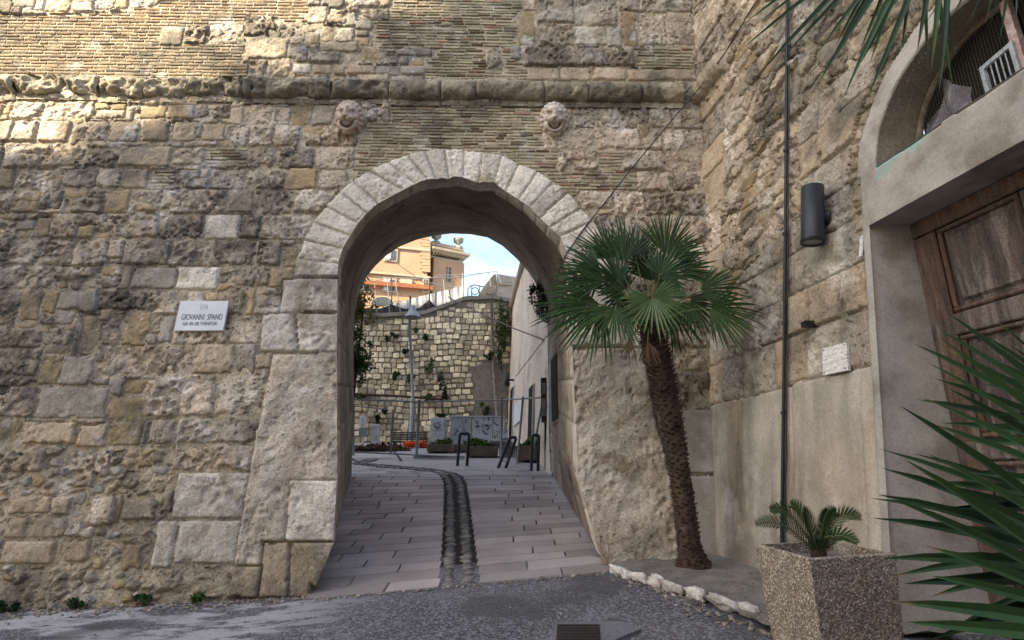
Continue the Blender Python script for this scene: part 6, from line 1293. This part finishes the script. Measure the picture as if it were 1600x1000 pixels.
# bicycle hoops
def hoop(P, d, lean_, label):
    (x0, y0), (x1, y1), (x2, y2), (x3, y3) = P; b0 = at(x0, y0, d); t0 = at(x1, y1, d+lean_); t1 = at(x2, y2, d+lean_); b1 = at(x3, y3, d)
    b0.z = gz(b0)-.02; b1.z = gz(b1)-.02
    u = t0-b0; up = Vector((0, 0, 1)); pts = [b0, b0.lerp(t0, .5), b0.lerp(t0, .88), b0.lerp(t0, .97)+(t1-t0)*.04, t0+(t1-t0)*.16, t0+(t1-t0)*.5, t0+(t1-t0)*.84, b1.lerp(t1, .97)+(t0-t1)*.04, b1.lerp(t1, .88), b1.lerp(t1, .5), b1]
    o = MB().tube(pts, .035, 8, .5).build('bicycle_hoop', M_BLACK, None, True); tag(o, label, 'bike rack', 'black tubular bicycle hoops')
hoop([(714.5, 726), (718.5, 677.5), (733.5, 677.5), (729.5, 727)], 12.9, 0, 'black tubular hoop standing upright in front of the middle planter')
hoop([(777.5, 731), (797, 683.5), (807, 683.5), (789.5, 733)], 12.6, .3, 'black tubular hoop bent over to one side, in the middle of the three')
hoop([(830, 738), (832, 680), (842, 680), (840.5, 740)], 12.2, .1, 'black tubular hoop nearest the right passage wall')
# information sign on a post by the street wall
inf = thing('information_sign', 'dark information sign on a black post leaning beside the street wall', 'sign', base_at(853, 12.2)); boxpx(846, 854, 590, 660, 12.3, .08, 'panel', M_BLACK, inf, .01); boxpx(847.5, 852.5, 598, 616, 12.28, .02, 'notice', M_GBOX, inf, .002); boxpx(847.5, 852.5, 622, 650, 12.28, .02, 'notice', M_GBOX, inf, .002); MB().tube([at(853, 655, 12.35), base_at(853, 12.35)], .04, 8).build('post', M_BLACK, inf)
# window in the right wall of the passage
def pass_x(y): return 1.02+(.75-1.02)*(y-6.6)/4.8
a = at(872, 600, 9.9); 
wn = MB().box(Vector((pass_x(9.6)-.06, 9.55, 3.05)), (.04, .50, .62), (Vector((1, .05, 0)), Vector((-.05, 1, 0)), Vector((0, 0, 1))), tone=.5).build('window_frame', M_BROWN, front_wall)
MB().box(Vector((pass_x(9.6)-.085, 9.55, 3.05)), (.03, .40, .55), (Vector((1, .05, 0)), Vector((-.05, 1, 0)), Vector((0, 0, 1))), tone=.5).build('window_pane', M_DARK, wn)
# cables over the square
cable('aerial_cable', 'long cable crossing the view beyond the arch from the orange building to the right', [at(608, 403, 36), at(660, 440, 30), at(720, 475, 24), at(800, 512, 17), at(850, 531, 13)], .022)
cable('lamp_cable', 'thin cable running down to the small lamp on the street wall', [at(850, 531, 12.9), at(828, 560, 15), at(806, 588, 17.4)], .012)

# ---------------------------------------------------------------- houses added behind the camera to shade the lower wall (never in the picture)
M_HOUSE = material('shade_house_render', (.55, .47, .37), (.47, .40, .31), bump=.1, tonek=0, fine=6, finek=.1)
def shade_pt(x, z, Y):   # where the ray from the wall towards the sun crosses the plane y = Y
    y = front_y(np.array(x), np.array(z)); t = (Y-float(y))/SUN.y; return x+SUN.x*t, z+SUN.z*t
HY = -9.0
bnd = [(-9.4, 4.6), (-7.6, 5.35), (-6.2, 5.9), (-5.0, 6.4), (-4.1, 6.9), (-3.2, 7.55), (-2.2, 8.0), (-1.2, 8.6), (.2, 9.4), (3, 10.6)]
hs = [shade_pt(x, z, HY) for x, z in bnd]
hs2 = []
for (xa, za), (xb, zb) in zip(hs[:-1], hs[1:]): hs2 += [(xa, (za+zb)/2), (xb, (za+zb)/2)]
hs_skyblock = [(-12.6, -4.0, 10.5), (-3.9, 5.5, 9.0), (5.6, 16, 11.0)]  # lower blocks added to cut the sky light from the front
ho = thing('shade_house_row', 'unseen row of stepped houses added behind the camera to shade the lower wall', 'building', (hs[0][0]+10, HY, 0))
for k, ((xa, za), (xb, zb)) in enumerate(zip(hs[:-1], hs[1:])):
    z = (za+zb)/2; MB().box(((xa+xb)/2, HY-4, z/2-.5), ((xb-xa)/2-.001, 4, z/2+.5), tone=.5).build('shade_house_wall', M_HOUSE, ho); MB().box(((xa+xb)/2, HY-4, z+.16), ((xb-xa)/2+.15, 4.2, .12), tone=.5).build('roof', M_OR2, ho)
for xa, xb, z in hs_skyblock:
    MB().box(((xa+xb)/2, HY-3.9, z/2-.5), ((xb-xa)/2-.03, 3.8, z/2+.5), tone=.5).build('shade_house_wall', M_HOUSE, ho); MB().box(((xa+xb)/2, HY-3.9, z+.16), ((xb-xa)/2, 4.0, .12), tone=.5).build('roof', M_OR2, ho)
